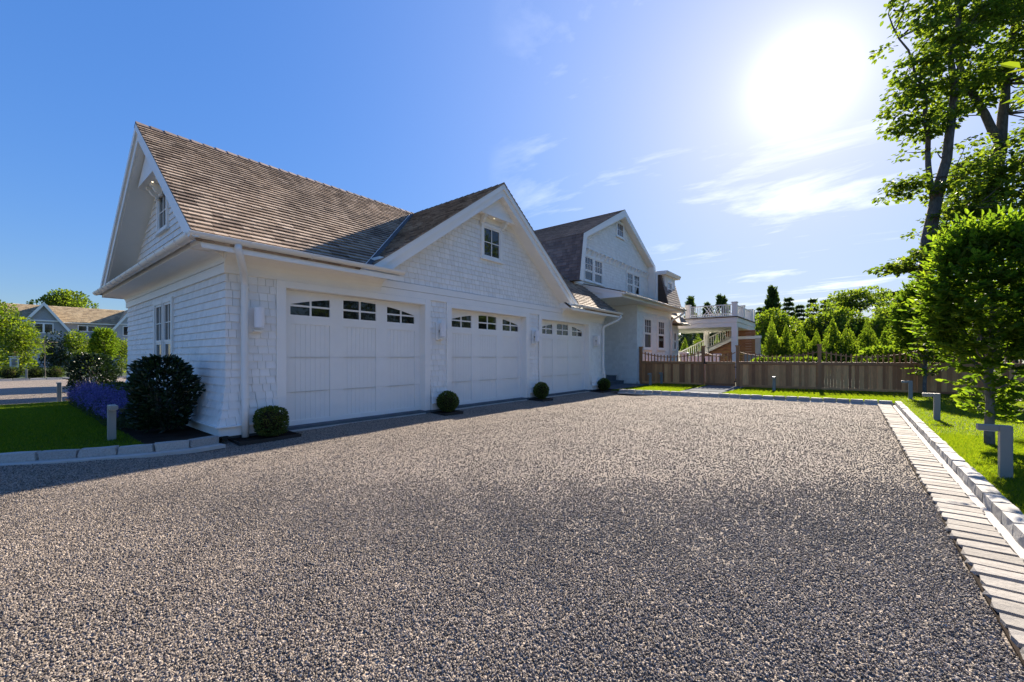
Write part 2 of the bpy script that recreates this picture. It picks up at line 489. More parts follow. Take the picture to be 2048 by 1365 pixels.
# stones with rough split faces, four shapes of each
def rough_box(name, mat, jit, seed):
    r = random.Random(seed); v = []; idx = {}
    for i in range(3):
        for j in range(3):
            for k in range(3):
                if i == 1 and j == 1 and k == 1: continue
                idx[(i, j, k)] = len(v)
                e = .035 * ((i != 1) + (j != 1) + (k != 1) >= 2)
                v.append(tuple((c - 1) * (.5 - e) + r.uniform(-jit, jit) for c in (i, j, k)))
    f = []
    for ax in range(3):
        o1, o2 = [a for a in range(3) if a != ax]
        for s in (0, 2):
            for a in (0, 1):
                for c in (0, 1):
                    q = []
                    for da, dc in ((0, 0), (1, 0), (1, 1), (0, 1)):
                        p = [0, 0, 0]; p[ax] = s; p[o1] = a + da; p[o2] = c + dc; q.append(idx[tuple(p)])
                    f.append(tuple(q if (s == 2) ^ (ax == 1) else q[::-1]))
    me = bpy.data.meshes.new(name); me.from_pydata(v, [], f); me.materials.append(mat); me.update()
    return me
KS = [rough_box('kerb_stone', M['granite'], .035, i) for i in range(5)]
PV = [rough_box('paver', M['paver'], .03, 20 + i) for i in range(5)]

def kerb(name, pts, base_side, length=.29, wd=.13, h=.115, strip=.14, z0=-.03):
    """stones along a polyline; a concrete strip on the court side"""
    pts = [Vector((p[0], p[1], 0)) for p in pts]
    mb = MB(); off = []
    for i, p in enumerate(pts):
        d = (pts[min(i + 1, len(pts) - 1)] - pts[max(i - 1, 0)]).normalized()
        n = Vector((d.y, -d.x, 0)) * base_side; off.append(n)
    for i in range(len(pts) - 1):
        a, b_ = pts[i], pts[i + 1]; na, nb = off[i], off[i + 1]
        q = [a - na * .16, b_ - nb * .16, b_ + nb * strip, a + na * strip]
        if base_side > 0: q = q[::-1]
        q0 = [(*p.xy, z0) for p in q]; q1 = [(*p.xy, .016) for p in q]
        mb.hexa(q0 + q1)
    root = mb.build(name, M['concrete']); root["kind"] = "structure"
    seg = []
    for a, b_ in zip(pts[:-1], pts[1:]): seg.append((b_ - a).length)
    total = sum(seg); n = int(total / length); step = total / n
    def at(s):
        for (a, b_), l in zip(zip(pts[:-1], pts[1:]), seg):
            if s <= l + 1e-6: return a + (b_ - a) * (s / l)
            s -= l
        return pts[-1]
    for i in range(n):
        a = at(i * step); b_ = at((i + 1) * step - .008); c = (a + b_) / 2; d = b_ - a
        nrm = Vector((d.y, -d.x, 0)).normalized() * base_side
        c -= nrm * (wd / 2)
        R = Matrix.Rotation(math.atan2(d.y, d.x) + random.uniform(-.02, .02), 4, 'Z')
        hh = h + random.uniform(-.006, .008)
        mt = Matrix.Translation((c.x, c.y, hh / 2 - .006)) @ R @ Matrix.Diagonal((d.length, wd * random.uniform(.93, 1.0), hh + .03, 1))
        inst('kerb_stone', random.choice(KS), root, mt)
    return root
kerb('right_kerb', [(.90, -3.0), (.895, 2), (.90, 8), (.925, 15.05)], -1, strip=.05)
kerb('far_kerb', [(-6.55, far_kerb_y(-6.55)), (-3, far_kerb_y(-3)), (.90, far_kerb_y(.90))], 1)
kerb('left_kerb', KL, 1, length=.38)
kerb('road_kerb', [(-35.2, -12), (-35.0, 0), (-35.0, 12), (-35.3, 20)], 1, length=.6)

mb = MB().box(.565, .852, -3.0, 14.98, -.04, .012)
pb = mb.build('paver_border', M['soil']); pb["kind"] = "structure"
y = -2.9
while y < 14.9:
    ln = random.uniform(.115, .15)
    mt = Matrix.Translation((.708 + random.uniform(-.008, .008), y + ln / 2, .006 + random.uniform(-.004, .004))) @ Matrix.Rotation(random.uniform(-.03, .03), 4, 'Z') @ Matrix.Diagonal((.275 * random.uniform(.96, 1.05), ln, .06, 1))
    inst('paver', random.choice(PV), pb, mt)
    y += ln + random.uniform(.018, .034)

# flagstones from the far kerb to the gate, and before the steps
fp = MB().box(-4.75, -3.3, 14.9, 19.2, -.03, .054).build('flagstone_path', M['soil']); fp["kind"] = "structure"
for (xa, xb, ya, yb) in ((-4.7, -3.38, 14.93, 15.75), (-4.68, -3.36, 15.83, 16.9), (-4.7, -3.38, 16.98, 18.0), (-4.68, -3.36, 18.08, 19.18)):
    MB().box(xa, xb, ya, yb, .04, .085).build('flagstone', M['blue'], fp, bevel=.008)
lp = MB().box(-9.0, -6.98, 15.3, 18.9, -.03, .02).build('entry_landing', M['soil']); lp["kind"] = "structure"
for i in range(3):
    MB().box(-8.3, -7.0, 15.35 + i * 1.18, 16.48 + i * 1.18, .01, .045).build('flagstone', M['blue'], lp, bevel=.008)

# grass blades (one triangle each)
def blades(name, pts, h, wd, label):
    n = len(pts)
    a = RNG.uniform(0, 2 * np.pi, n); hh = h * RNG.uniform(.55, 1.25, n); ww = wd * RNG.uniform(.7, 1.3, n)
    lean = RNG.normal(0, .45, (n, 2)) * hh[:, None]
    dx = np.cos(a) * ww; dy = np.sin(a) * ww
    V = np.zeros((n, 3, 3))
    V[:, 0] = pts - np.stack([dx, dy, dx * 0], 1); V[:, 1] = pts + np.stack([dx, dy, dx * 0], 1)
    V[:, 2] = pts + np.stack([lean[:, 0], lean[:, 1], hh], 1)
    me = np_mesh(name, V.reshape(-1, 3), np.arange(3 * n).reshape(n, 3), M['grass'], 3)
    o = bpy.data.objects.new(name, me); link(o)
    return tag(o, label, 'grass', kind='stuff')
def scatter_xy(n, x0, x1, y0, y1, zf, keep=None, power=1.0):
    x = RNG.uniform(x0, x1, n); y = y0 + (y1 - y0) * RNG.uniform(0, 1, n) ** power
    if keep is not None:
        k = keep(x, y); x = x[k]; y = y[k]
    return np.stack([x, y, zf(x, y)], 1)
blades('lawn_grass', np.concatenate([
    scatter_xy(190000, 1.04, 3.6, 3.4, 9.5, lz, power=1.15),
    scatter_xy(170000, 1.04, 6.5, 9.0, 20.5, lz, power=1.2)]), .035, .0035, 'bright sunlit grass of the lawn beside the granite kerb')
blades('fence_grass', scatter_xy(150000, -6.9, 1.03, 14.4, 19.3, strip_z, lambda x, y: (y > far_kerb_y(x) + .16) & ~((x > -4.75) & (x < -3.3))), .04, .005, 'strip of grass between the far kerb and the cedar fence')
_klx = np.vectorize(kl_x)
blades('shaded_grass', scatter_xy(150000, -16.6, -7.4, -1.6, 1.32, lambda x, y: x * 0 + .065, lambda x, y: x < _klx(y) - .15), .04, .005, 'dark shaded grass of the lawn beside the gable wall')

# loose gravel: points near the viewer, each carrying one crushed stone
def gravel_points():
    n = 900000
    dd = np.sqrt(RNG.uniform(1.2 ** 2, 15.0 ** 2, n)); lat = RNG.uniform(-1.30, 1.30, n) * dd
    keep = RNG.uniform(0, 1, n) < np.minimum(1, (3.4 / dd) ** 1.35)
    # thicken the nearest ground
    m_ = 200000; d2 = np.sqrt(RNG.uniform(1.2 ** 2, 4.6 ** 2, m_)); l2 = RNG.uniform(-1.30, 1.30, m_) * d2
    k2 = RNG.uniform(0, 1, m_) < np.clip((4.6 - d2) / 2.2, 0, 1)
    dd = np.concatenate([dd[keep], d2[k2]]); lat = np.concatenate([lat[keep], l2[k2]])
    P = [np.stack([CDIR.x * dd + math.cos(YAW) * lat, CDIR.y * dd + math.sin(YAW) * lat], 1)]
    P = np.concatenate(P); x, y = P[:, 0], P[:, 1]
    k = (x < .60 - .05 * np.abs(np.sin(7 * y)) * (np.sin(2.3 * y) > 0)) & (x > -22) & (y > -9) & (y < far_kerb_y(x) - .10)
    k &= ~((x < -7.62) & (y > 2.15)) & ~((x < _klx(np.minimum(y, 2.1)) + .13) & (y < 2.2) & (x > -17))
    x, y = x[k], y[k]
    return np.stack([x, y, gz(x, y) + .003], 1)
gp = gravel_points()
me = bpy.data.meshes.new('loose_gravel'); me.vertices.add(len(gp)); me.vertices.foreach_set("co", gp.astype(np.float32).ravel()); me.update()
me.materials.append(M['stone'])
go = bpy.data.objects.new('loose_gravel', me); link(go)
tag(go, 'loose crushed grey gravel spread over the forecourt', 'gravel', kind='stuff')
ng = bpy.data.node_groups.new('gravel_scatter', 'GeometryNodeTree')
ng.interface.new_socket('Geometry', in_out='INPUT', socket_type='NodeSocketGeometry')
ng.interface.new_socket('Geometry', in_out='OUTPUT', socket_type='NodeSocketGeometry')
gi = ng.nodes.new('NodeGroupInput'); go_ = ng.nodes.new('NodeGroupOutput')
ico = ng.nodes.new('GeometryNodeMeshIcoSphere'); ico.inputs['Radius'].default_value = 1.0; ico.inputs['Subdivisions'].default_value = 1
wob = ng.nodes.new('FunctionNodeRandomValue'); wob.data_type = 'FLOAT_VECTOR'
wob.inputs[0].default_value = (-.28, -.28, -.28); wob.inputs[1].default_value = (.28, .28, .28)
spn = ng.nodes.new('GeometryNodeSetPosition'); ng.links.new(ico.outputs[0], spn.inputs[0]); ng.links.new(wob.outputs[0], spn.inputs['Offset'])
sm = ng.nodes.new('GeometryNodeSetMaterial'); sm.inputs['Material'].default_value = M['stone']
ng.links.new(spn.outputs[0], sm.inputs[0])
ip = ng.nodes.new('GeometryNodeInstanceOnPoints')
rr = ng.nodes.new('FunctionNodeRandomValue'); rr.data_type = 'FLOAT_VECTOR'; rr.inputs[1].default_value = (6.28, 6.28, 6.28); rr.inputs['Seed'].default_value = 3
rs = ng.nodes.new('FunctionNodeRandomValue'); rs.data_type = 'FLOAT_VECTOR'; rs.inputs[0].default_value = (.0034, .0034, .0024); rs.inputs[1].default_value = (.0082, .0072, .0054); rs.inputs['Seed'].default_value = 5
ng.links.new(gi.outputs[0], ip.inputs['Points']); ng.links.new(sm.outputs[0], ip.inputs['Instance'])
ng.links.new(rr.outputs[0], ip.inputs['Rotation']); ng.links.new(rs.outputs[0], ip.inputs['Scale'])
ng.links.new(ip.outputs[0], go_.inputs[0])
gm = go.modifiers.new('scatter', 'NODES'); gm.node_group = ng

# mulch squares round the boxwoods
def mulch(name, x0, x1, y0, y1):
    o = MB().box(x0, x1, y0, y1, -.09, .006).build(name, M['soil']); o["kind"] = "structure"
    MB().box(x1, x1 + .008, y0, y1, -.09, .018).build('steel_edging', M['black'], o)
    MB().box(x0, x1 + .008, y0 - .008, y0, -.09, .018).build('steel_edging', M['black'], o)
    MB().box(x0, x1 + .008, y1, y1 + .008, -.09, .018).build('steel_edging', M['black'], o)
for nm, y0, y1 in (('mulch_square', 2.33, 3.22), ('mulch_square', 6.42, 6.98), ('mulch_square', 10.27, 10.83), ('mulch_square', 14.2, 15.25)):
    mulch(nm, -7.62, -7.12, y0, y1)
# ================================================================ SHINGLES, WINDOWS
WEDGE_V = [(0, 0, -.1), (1, 0, -.1), (1, 1.2, -.1), (0, 1.2, -.1), (0, 0, 1), (1, 0, 1), (1, 1.2, .03), (0, 1.2, .03)]
WEDGE_F = [(4, 5, 6, 7), (0, 1, 5, 4), (0, 4, 7, 3), (1, 2, 6, 5), (3, 7, 6, 2)]
_wedge = {}
def wedge(mat):
    if mat.name not in _wedge:
        me = bpy.data.meshes.new('shingle'); me.from_pydata(WEDGE_V, [], WEDGE_F); me.materials.append(mat); me.update()
        _wedge[mat.name] = me
    return _wedge[mat.name]

def field(P, U, Nn, v0, v1, e, intervals, t, wmin, wmax, seed=1):
    """courses of shingles on a surface: P(v) is the point at u=0; returns records (bl, br, tl, tr, N*t, rectangular)"""
    r = random.Random(seed); recs = []
    U = Vector(U); Nn = Vector(Nn).normalized()
    n = max(1, round((v1 - v0) / e)); e = (v1 - v0) / n
    for i in range(n):
        a = v0 + i * e; b_ = a + e
        p0 = Vector(P(a)); p1 = Vector(P(b_))
        for (ub0, ub1, ut0, ut1) in intervals(a, b_):
            if ub1 - ub0 < .02 and ut1 - ut0 < .02: continue
            lo, hi = max(ub0, ut0), min(ub1, ut1)
            cuts = [lo + r.uniform(.3, 1) * wmin]
            while cuts[-1] < hi - wmin * .6: cuts.append(cuts[-1] + r.uniform(wmin, wmax))
            cuts = [c for c in cuts if lo + .02 < c < hi - .03]
            eb = [ub0] + cuts + [ub1]; et = [ut0] + cuts + [ut1]
            for k in range(len(eb) - 1):
                g = .0026
                rect = abs(eb[k] - et[k]) < 1e-6 and abs(eb[k + 1] - et[k + 1]) < 1e-6
                j = r.uniform(0, .004)
                tt = t * r.uniform(.92, 1.08)
                bl = p0 + U * (eb[k] + g); br = p0 + U * (eb[k + 1] - g); tl = p1 + U * (et[k] + g); tr = p1 + U * (et[k + 1] - g)
                recs.append((bl, br, tl, tr, Nn * tt, rect))
    return recs

def score(rc):
    bl, br, tl, tr, n, rect = rc
    if not rect: return 0
    c = (bl + tr) / 2; q = c - CAM; z = q.dot(CDIR)
    if z < .5: return 0
    f = -(n.normalized().dot(q.normalized()))
    if f <= .01: return 0
    lat = abs(q.cross(CDIR).z) / z
    if lat > 1.22: return 0
    return (br - bl).length * (tl - bl).length * f / (z * z)

def emit(parent, recs, mat, name, limit=300):
    order = sorted(range(len(recs)), key=lambda i: -score(recs[i]))
    top = set(i for i in order[:limit] if score(recs[i]) > 0)
    me = wedge(mat)
    for i in top:
        bl, br, tl, tr, n, rect = recs[i]
        u = br - bl; v = tl - bl
        m = Matrix(((u.x, v.x, n.x, bl.x), (u.y, v.y, n.y, bl.y), (u.z, v.z, n.z, bl.z), (0, 0, 0, 1)))
        o = bpy.data.objects.new(name, me); link(o, parent); o.matrix_local = m
    rest = [recs[i] for i in range(len(recs)) if i not in top]
    if rest:
        A = np.array([[tuple(r[0]), tuple(r[1]), tuple(r[2]), tuple(r[3]), tuple(r[4])] for r in rest])
        bl, br, tl, tr, n = (A[:, i] for i in range(5))
        tl = bl + (tl - bl) * 1.2; tr = br + (tr - br) * 1.2
        V = np.stack([bl - .1 * n, br - .1 * n, tr - .1 * n, tl - .1 * n, bl + n, br + n, tr + .03 * n, tl + .03 * n], 1)
        Fq = (np.arange(len(rest))[:, None, None] * 8 + np.array(WEDGE_F)[None]).reshape(-1, 4)
        o = bpy.data.objects.new(name + '_field', np_mesh(name + '_field', V.reshape(-1, 3), Fq, mat, 4))
        link(o, parent); o["kind"] = "stuff"

def pbox(mb, axis, plane, sign, a0, a1, z0, z1, o0, o1):
    lo, hi = sorted((plane + sign * o0, plane + sign * o1))
    if axis == 'X': mb.box(lo, hi, a0, a1, z0, z1)
    else: mb.box(a0, a1, lo, hi, z0, z1)
    return mb

def window(parent, axis, plane, sign, a0, a1, z0, z1, cols, rows, split=None, cas=.085, sash=.045, mun=.018, sill=True, wd=None):
    """casing is the part; sash, muntins and panes are its pieces. split: height fraction of the plain lower sash"""
    W = wd or M['white']
    mb = MB()
    pbox(mb, axis, plane, sign, a0, a0 + cas, z0, z1, -.06, .04); pbox(mb, axis, plane, sign, a1 - cas, a1, z0, z1, -.06, .04)
    pbox(mb, axis, plane, sign, a0 + cas, a1 - cas, z1 - cas, z1, -.06, .039); pbox(mb, axis, plane, sign, a0 + cas, a1 - cas, z0, z0 + cas * .6, -.06, .036)
    if sill: pbox(mb, axis, plane, sign, a0 - .03, a1 + .03, z0 - .035, z0, -.02, .065)
    win = mb.build('window', W, parent)
    ia, ib, iz, jz = a0 + cas, a1 - cas, z0 + cas * .6, z1 - cas
    parts = [(iz, jz, cols, rows, 0)]
    if split: parts = [(iz, iz + (jz - iz) * split, 1, 1, -.010), (iz + (jz - iz) * split, jz, cols, rows, 0)]
    for (s0, s1, c, r, oo) in parts:
        mb = MB()
        pbox(mb, axis, plane, sign, ia, ia + sash, s0, s1, -.06, .020 + oo); pbox(mb, axis, plane, sign, ib - sash, ib, s0, s1, -.06, .020 + oo)
        pbox(mb, axis, plane, sign, ia + sash, ib - sash, s0, s0 + sash, -.06, .019 + oo); pbox(mb, axis, plane, sign, ia + sash, ib - sash, s1 - sash, s1, -.06, .019 + oo)
        pa, pb_, q0, q1 = ia + sash, ib - sash, s0 + sash, s1 - sash
        for k in range(1, c):
            a = pa + (pb_ - pa) * k / c; pbox(mb, axis, plane, sign, a - mun / 2, a + mun / 2, q0, q1, -.055, .012 + oo)
        for k in range(1, r):
            z = q0 + (q1 - q0) * k / r; pbox(mb, axis, plane, sign, pa, pb_, z - mun / 2, z + mun / 2, -.055, .011 + oo)
        mb.build('sash', W, win)
        for k in range(c):
            for l in range(r):
                g = pbox(MB(), axis, plane, sign, pa + (pb_ - pa) * k / c, pa + (pb_ - pa) * (k + 1) / c, q0 + (q1 - q0) * l / r, q0 + (q1 - q0) * (l + 1) / r, -.022, -.004 + oo * .5)
                g.build('pane', M['glass'], win)
    return win

def gutter(parent, axis, c1, z, a, b_, r=.075, brackets=True, first=.3, step=.62):
    """half-round gutter along an axis; c1 is its centre in the other horizontal axis"""
    pr = [(c1 + r * math.cos(t_), z + r * math.sin(t_)) for t_ in np.linspace(math.pi, 2 * math.pi, 13)]
    pr += [(c1 + (r - .008) * math.cos(t_), z + .004 + (r - .008) * math.sin(t_)) for t_ in np.linspace(2 * math.pi, math.pi, 13)]
    g = MB().prism(pr, axis, a, b_).build('gutter', M['gutter'], parent)
    lo, hi = min(a, b_), max(a, b_)
    for e in (lo + .004, hi - .004):
        cap = [(c1 + (r - .004) * math.cos(t_), z + (r - .004) * math.sin(t_)) for t_ in np.linspace(math.pi, 2 * math.pi, 13)]
        MB().prism(cap, axis, e - .002, e + .002).build('end_cap', M['gutter'], g)
    if brackets:
        ro = r + .009
        pr2 = [(c1 + ro * math.cos(t_), z + ro * math.sin(t_)) for t_ in np.linspace(math.pi, 2 * math.pi, 13)]
        pr2 += [(c1 + (r + .001) * math.cos(t_), z + (r + .001) * math.sin(t_)) for t_ in np.linspace(2 * math.pi, math.pi, 13)]
        me = MB().prism(pr2, axis, -.012, .012).mesh('gutter_bracket', M['gutter'])
        s = lo + first
        while s < hi - .1:
            o = inst('gutter_bracket', me, g); o.location = (s, 0, 0) if axis == 'X' else (0, s, 0)
            s += step
    return g

# ================================================================ GARAGE
GAR = thing('garage', 'white shingled three-bay garage with steep cedar roofs and a central gable', 'garage', (-11.4, 8.7, 0))
GI = Matrix.Translation((11.4, -8.7, 0))
def settle(root):
    """parts are modelled in world coordinates; keep them there under an empty that stands at the base"""
    inv = Matrix.Translation(root.location).inverted()
    for c in root.children: c.matrix_parent_inverse = inv

XW, YW = -7.66, 2.305
XB, YE = -15.3, 15.2
RX, RZ, SL, SB = -11.1, 5.96, .7615, .634       # ridge, front and back pitch
CY, CZ, CS = 8.62, 5.94, .72                     # cross gable: centre, ridge height, pitch
def zf(x): return RZ - SL * (x - RX)             # top of the front roof deck
def yl(z): return CY - (CZ - z) / CS
def yr(z): return CY + (CZ - z) / CS
DOORS = [4.735, 8.62, 12.51]
DH = 1.535
Wt = M['white']

mb = MB()
mb.box(XB, -7.90, YW + .05, YE, .0, 3.0)
edges = [YW + .05] + sum([[c - DH - .02, c + DH + .02] for c in DOORS], []) + [YE]
for k in range(0, len(edges), 2): mb.box(-7.90, -7.69, edges[k], edges[k + 1], 0, 2.62)
mb.box(-7.90, -7.692, YW + .05, YE, 2.62, 3.0)
mb.build('wall', Wt, GAR)
MB().prism([(XB + .2, 3.0), (-7.72, 3.0), (RX, RZ - .4)], 'Y', YW + .02, YW + .3).build('gable_wall', Wt, GAR)
MB().prism([(yl(3.0) + .3, 3.0), (yr(3.0) - .3, 3.0), (CY, CZ - .35)], 'X', -7.95, -7.685).build('gable_wall', Wt, GAR)
MB().box(XB, -7.62, YW - .06, YE, -.02, .06).build('foundation', M['blue'], GAR)

# --- wall shingles
def flare(z, k): return k * max(0., (1.05 - z) / .85) ** 1.7
recs = []
for k, (a, b_) in enumerate(((None, 3.09), (6.44, 6.94), (10.285, 10.80), (14.195, None))):
    kk = .10 if k in (0, 3) else .06
    def iv(z0, z1, a=a, b_=b_, kk=kk):
        lo0 = a if a is not None else YW - flare(z0, .12); lo1 = a if a is not None else YW - flare(z1, .12)
        hi = b_ if b_ is not None else YE
        return [(lo0, hi, lo1, hi)]
    recs += field(lambda v, kk=kk: (XW - .015 + flare(v, kk), 0, v), (0, 1, 0), (1, 0, 0), .215, 2.62, .126, iv, .025, .10, .19, 10 + k)
LW = (-12.19, -10.65, .80, 2.52)
def ivl(z0, z1):
    r0, r1 = XW + flare(z0, .10), XW + flare(z1, .10)
    l0, l1 = XB - flare(z0, .14), XB - flare(z1, .14)
    if z1 > LW[2] and z0 < LW[3] - .03: return [(l0, LW[0] + .02, l1, LW[0] + .02), (LW[1] - .02, r0, LW[1] - .02, r1)]
    return [(l0, r0, l1, r1)]
recs += field(lambda v: (0, YW + .015 - flare(v, .12), v), (1, 0, 0), (0, -1, 0), .215, 2.62, .126, ivl, .025, .10, .20, 20)
GW = (-11.90, -11.03, 3.99, 4.90)
def ivg(z0, z1):
    q = lambda z: (RX - (RZ - .30 - z) / SB, RX + (RZ - .30 - z) / SL)
    (a0, b0), (a1, b1) = q(z0), q(z1)
    if z1 > GW[2] and z0 < GW[3]: return [(a0, GW[0] + .02, a1, GW[0] + .02), (GW[1] - .02, b0, GW[1] - .02, b1)]
    return [(a0, b0, a1, b1)]
recs += field(lambda v: (0, YW + .015, v), (1, 0, 0), (0, -1, 0), 3.30, 4.93, .135, ivg, .025, .10, .20, 30)
CW = (8.16, 9.035, 3.95, 4.90)
def ivc(z0, z1):
    q = lambda z: (CY - (CZ - .30 - z) / CS, CY + (CZ - .30 - z) / CS)
    (a0, b0), (a1, b1) = q(z0), q(z1)
    if z1 > CW[2] and z0 < CW[3]: return [(a0, CW[0] + .02, a1, CW[0] + .02), (CW[1] - .02, b0, CW[1] - .02, b1)]
    return [(a0, b0, a1, b1)]
recs += field(lambda v: (XW - .012, 0, v), (0, 1, 0), (1, 0, 0), 2.945, 4.92, .126, ivc, .025, .10, .19, 40)
emit(GAR, recs, M['wshingle'], 'wall_shingle')

# --- skirt and water table
def skirt(mb, front, a, b_, k):
    o0, o1 = flare(.2, k), flare(.2, k) + .035
    if front:
        mb.box(-7.69, XW - .004 + o0, a, b_, .055, .195)
    else:
        mb.box(a, b_, YW + .004 - o0, YW + .05, .055, .195)
mb = MB()
for a, b_, k in ((YW - .11, 3.09, .10), (6.44, 6.94, .06), (10.285, 10.80, .06), (14.195, YE, .10)): skirt(mb, True, a, b_, k)
skirt(mb, False, XB - .14, XW + .08, .12)
mb.build('skirt_board', Wt, GAR)
mb = MB()
for a, b_, k in ((YW - .16, 3.09, .10), (6.44, 6.94, .06), (10.285, 10.80, .06), (14.195, YE, .10)): mb.box(-7.685, XW + flare(.2, k) + .045, a, b_, .195, .222)
mb.box(XB - .19, XW + .10, YW - .165, YW + .05, .196, .2215)
mb.build('water_table', Wt, GAR, bevel=.006)

# --- frieze, cove, eave boxes
mb = MB()
mb.box(-7.69, -7.632, YW - .022, YE, 2.622, 2.772); mb.box(-7.69, -7.626, YW - .026, YE, 2.778, 2.932)
mb.box(XB - .05, -7.633, YW - .028, YW + .05, 2.6225, 2.7725); mb.box(XB - .05, -7.627, YW - .034, YW + .05, 2.7785, 2.9325)
mb.build('frieze_board', Wt, GAR, bevel=.004)
def cove(fx, depth, h, ztop):
    pts = [(0, ztop), (0, ztop - h)]
    for k in range(1, 7):
        a = k / 6 * math.pi / 2
        pts.append((depth * (1 - math.cos(a)), ztop - h * (1 - math.sin(a))))
    return [(fx + p, z) for p, z in pts]
for a, b_ in ((YW - .03, 5.1), (12.15, YE + .05)): MB().prism(cove(-7.627, .26, .26, 2.934), 'Y', a, b_).build('cove_moulding', Wt, GAR, smooth=False)
mb = MB()
mb.prism([(2 * (YW - .03) - p, z) for p, z in cove(YW - .03, .16, .13, 2.931)], 'X', XB - .1, -7.63)
mb.build('cove_moulding', Wt, GAR)
for a, b_ in ((1.865, 5.22), (12.06, YE + .35)):
    MB().prism([(-7.70, 2.934), (-7.215, 2.934), (-7.215, 2.99), (-7.70, 3.32)], 'Y', a, b_).build('eave_box', Wt, GAR)
mb = MB()
mb.prism([(1.868, 2.931), (2.33, 2.931), (2.33, 3.29), (1.868, 3.03)], 'X', XB - .45, -7.74)
mb.build('eave_box', Wt, GAR)
pent = MB().prism([(1.80, 3.045), (2.30, 3.295), (2.30, 3.325), (1.80, 3.075)], 'X', XB - .4, -7.74).build('pent_roof', M['darkwood'], GAR)
for i in range(4):
    y0 = 1.80 + i * .125; z0 = 3.075 + i * .0625
    MB().prism([(y0, z0 + .022), (y0 + .14, z0 + .072), (y0 + .14, z0 + .078), (y0, z0 + .045)], 'X', XB - .4, -7.76).build('shingle_course', M['roof'], pent)

# --- roof decks (undersides are painted soffits)
mb = MB()
def deck(xe): return [(xe, zf(xe)), (RX, RZ), (-15.78, RZ - SB * (RX + 15.78)), (-15.78, RZ - SB * (RX + 15.78) - .09), (RX, RZ - .11), (xe, zf(xe) - .09)]
mb.prism(deck(-7.13), 'Y', 1.86, 5.22); mb.prism(deck(-7.72), 'Y', 5.22, 12.06); mb.prism(deck(-7.13), 'Y', 12.06, 15.9)
rk = lambda z0: [(RX + (RZ - z0) / SL, z0), (RX, RZ - .012), (RX - (RZ - z0) / SB, z0), (RX - (RZ - z0 - .36) / SB, z0), (RX, RZ - .37), (RX + (RZ - z0 - .34) / SL, z0)]
mb.prism(rk(3.12), 'Y', 1.864, 2.40)
mb.build('roof_deck', Wt, GAR)
mb = MB()
q0 = 3.02
cp = [(yl(q0), q0), (CY, CZ), (yr(q0), q0), (yr(q0 + .34), q0), (CY, CZ - .34), (yl(q0 + .34), q0)]
mb.prism(cp, 'X', -11.02, -7.30)
mb.build('gable_roof_deck', Wt, GAR)
MB().prism([(RX, RZ + .03), (-15.82, RZ - SB * (RX + 15.82) + .03), (-15.82, RZ - SB * (RX + 15.82) + .002), (RX, RZ + .002)], 'Y', 1.80, 15.9).build('back_roof_slope', M['roof'], GAR)

# --- rake boards: a deep board and a narrower crown before it
def chevron(yc, zc, sl_l, sl_r, z0, top, deep):
    t0 = zc - top; b0 = zc - top - deep
    return [(yc - (t0 - z0) / sl_l, z0), (yc, t0), (yc + (t0 - z0) / sl_r, z0), (yc + (b0 - z0) / sl_r, z0), (yc, b0), (yc - (b0 - z0) / sl_l, z0)]
MB().prism(chevron(CY, CZ, CS, CS, 3.06, .004, .33), 'X', -7.30, -7.262).build('rake_board', Wt, GAR)
MB().prism(chevron(CY, CZ, CS, CS, 3.06, .002, .14), 'X', -7.262, -7.225).build('rake_crown', Wt, GAR)
MB().prism(chevron(RX, RZ, SB, SL, 3.10, .004, .33), 'Y', 1.825, 1.862).build('rake_board', Wt, GAR)
MB().prism(chevron(RX, RZ, SB, SL, 3.10, .002, .14), 'Y', 1.79, 1.825).build('rake_crown', Wt, GAR)
mb = MB()
for s in (-1, 1):
    y0 = CY + s * 3.80; ya, yb = sorted((y0, y0 + s * -.30)) if s < 0 else sorted((y0, y0 - .30))
    mb.box(-7.70, -7.268, ya, yb, 2.90, 3.30)
mb.build('eave_return', Wt, GAR, bevel=.005)

# --- roof shingles
nf = Vector((SL, 0, 1)).normalized(); vf = Vector((-1, 0, SL)).normalized()
e0 = Vector((-7.11, 0, zf(-7.11) + .004)); Lr = (RX + 7.11) / -1 * math.sqrt(1 + SL * SL)
def ivm(v0, v1):
    z0, z1 = e0.z + vf.z * v0 - .03, e0.z + vf.z * v1 - .03
    a0, a1 = min(CY, yl(z0) - .09), min(CY, yl(z1) - .09); b0, b1 = max(CY, yr(z0) + .06), max(CY, yr(z1) + .06)
    return [(1.785, a0, 1.785, a1), (b0, 15.92, b1, 15.92)]
recs = field(lambda v: e0 + vf * v, (0, 1, 0), nf, 0, Lr, .142, ivm, .034, .11, .24, 50)
for s in (-1, 1):
    nc = Vector((0, s * CS, 1)).normalized(); vc = Vector((0, -s, CS)).normalized()
    h0 = 3.03; ee = Vector((0, CY + s * (CZ - h0) / CS, h0 + .004))
    def ivx(v0, v1, vc=vc, ee=ee):
        z0, z1 = ee.z + vc.z * v0, ee.z + vc.z * v1
        x0, x1 = RX + (RZ - z0) / SL, RX + (RZ - z1) / SL
        return [(min(x0 + .07, -7.21), -7.21, min(x1 + .07, -7.21), -7.21)]
    recs += field(lambda v, ee=ee, vc=vc: ee + vc * v, (1, 0, 0), nc, 0, (CZ - h0) / CS * math.sqrt(1 + CS * CS), .142, ivx, .034, .11, .24, 60 + s)
emit(GAR, recs, M['roof'], 'roof_shingle')
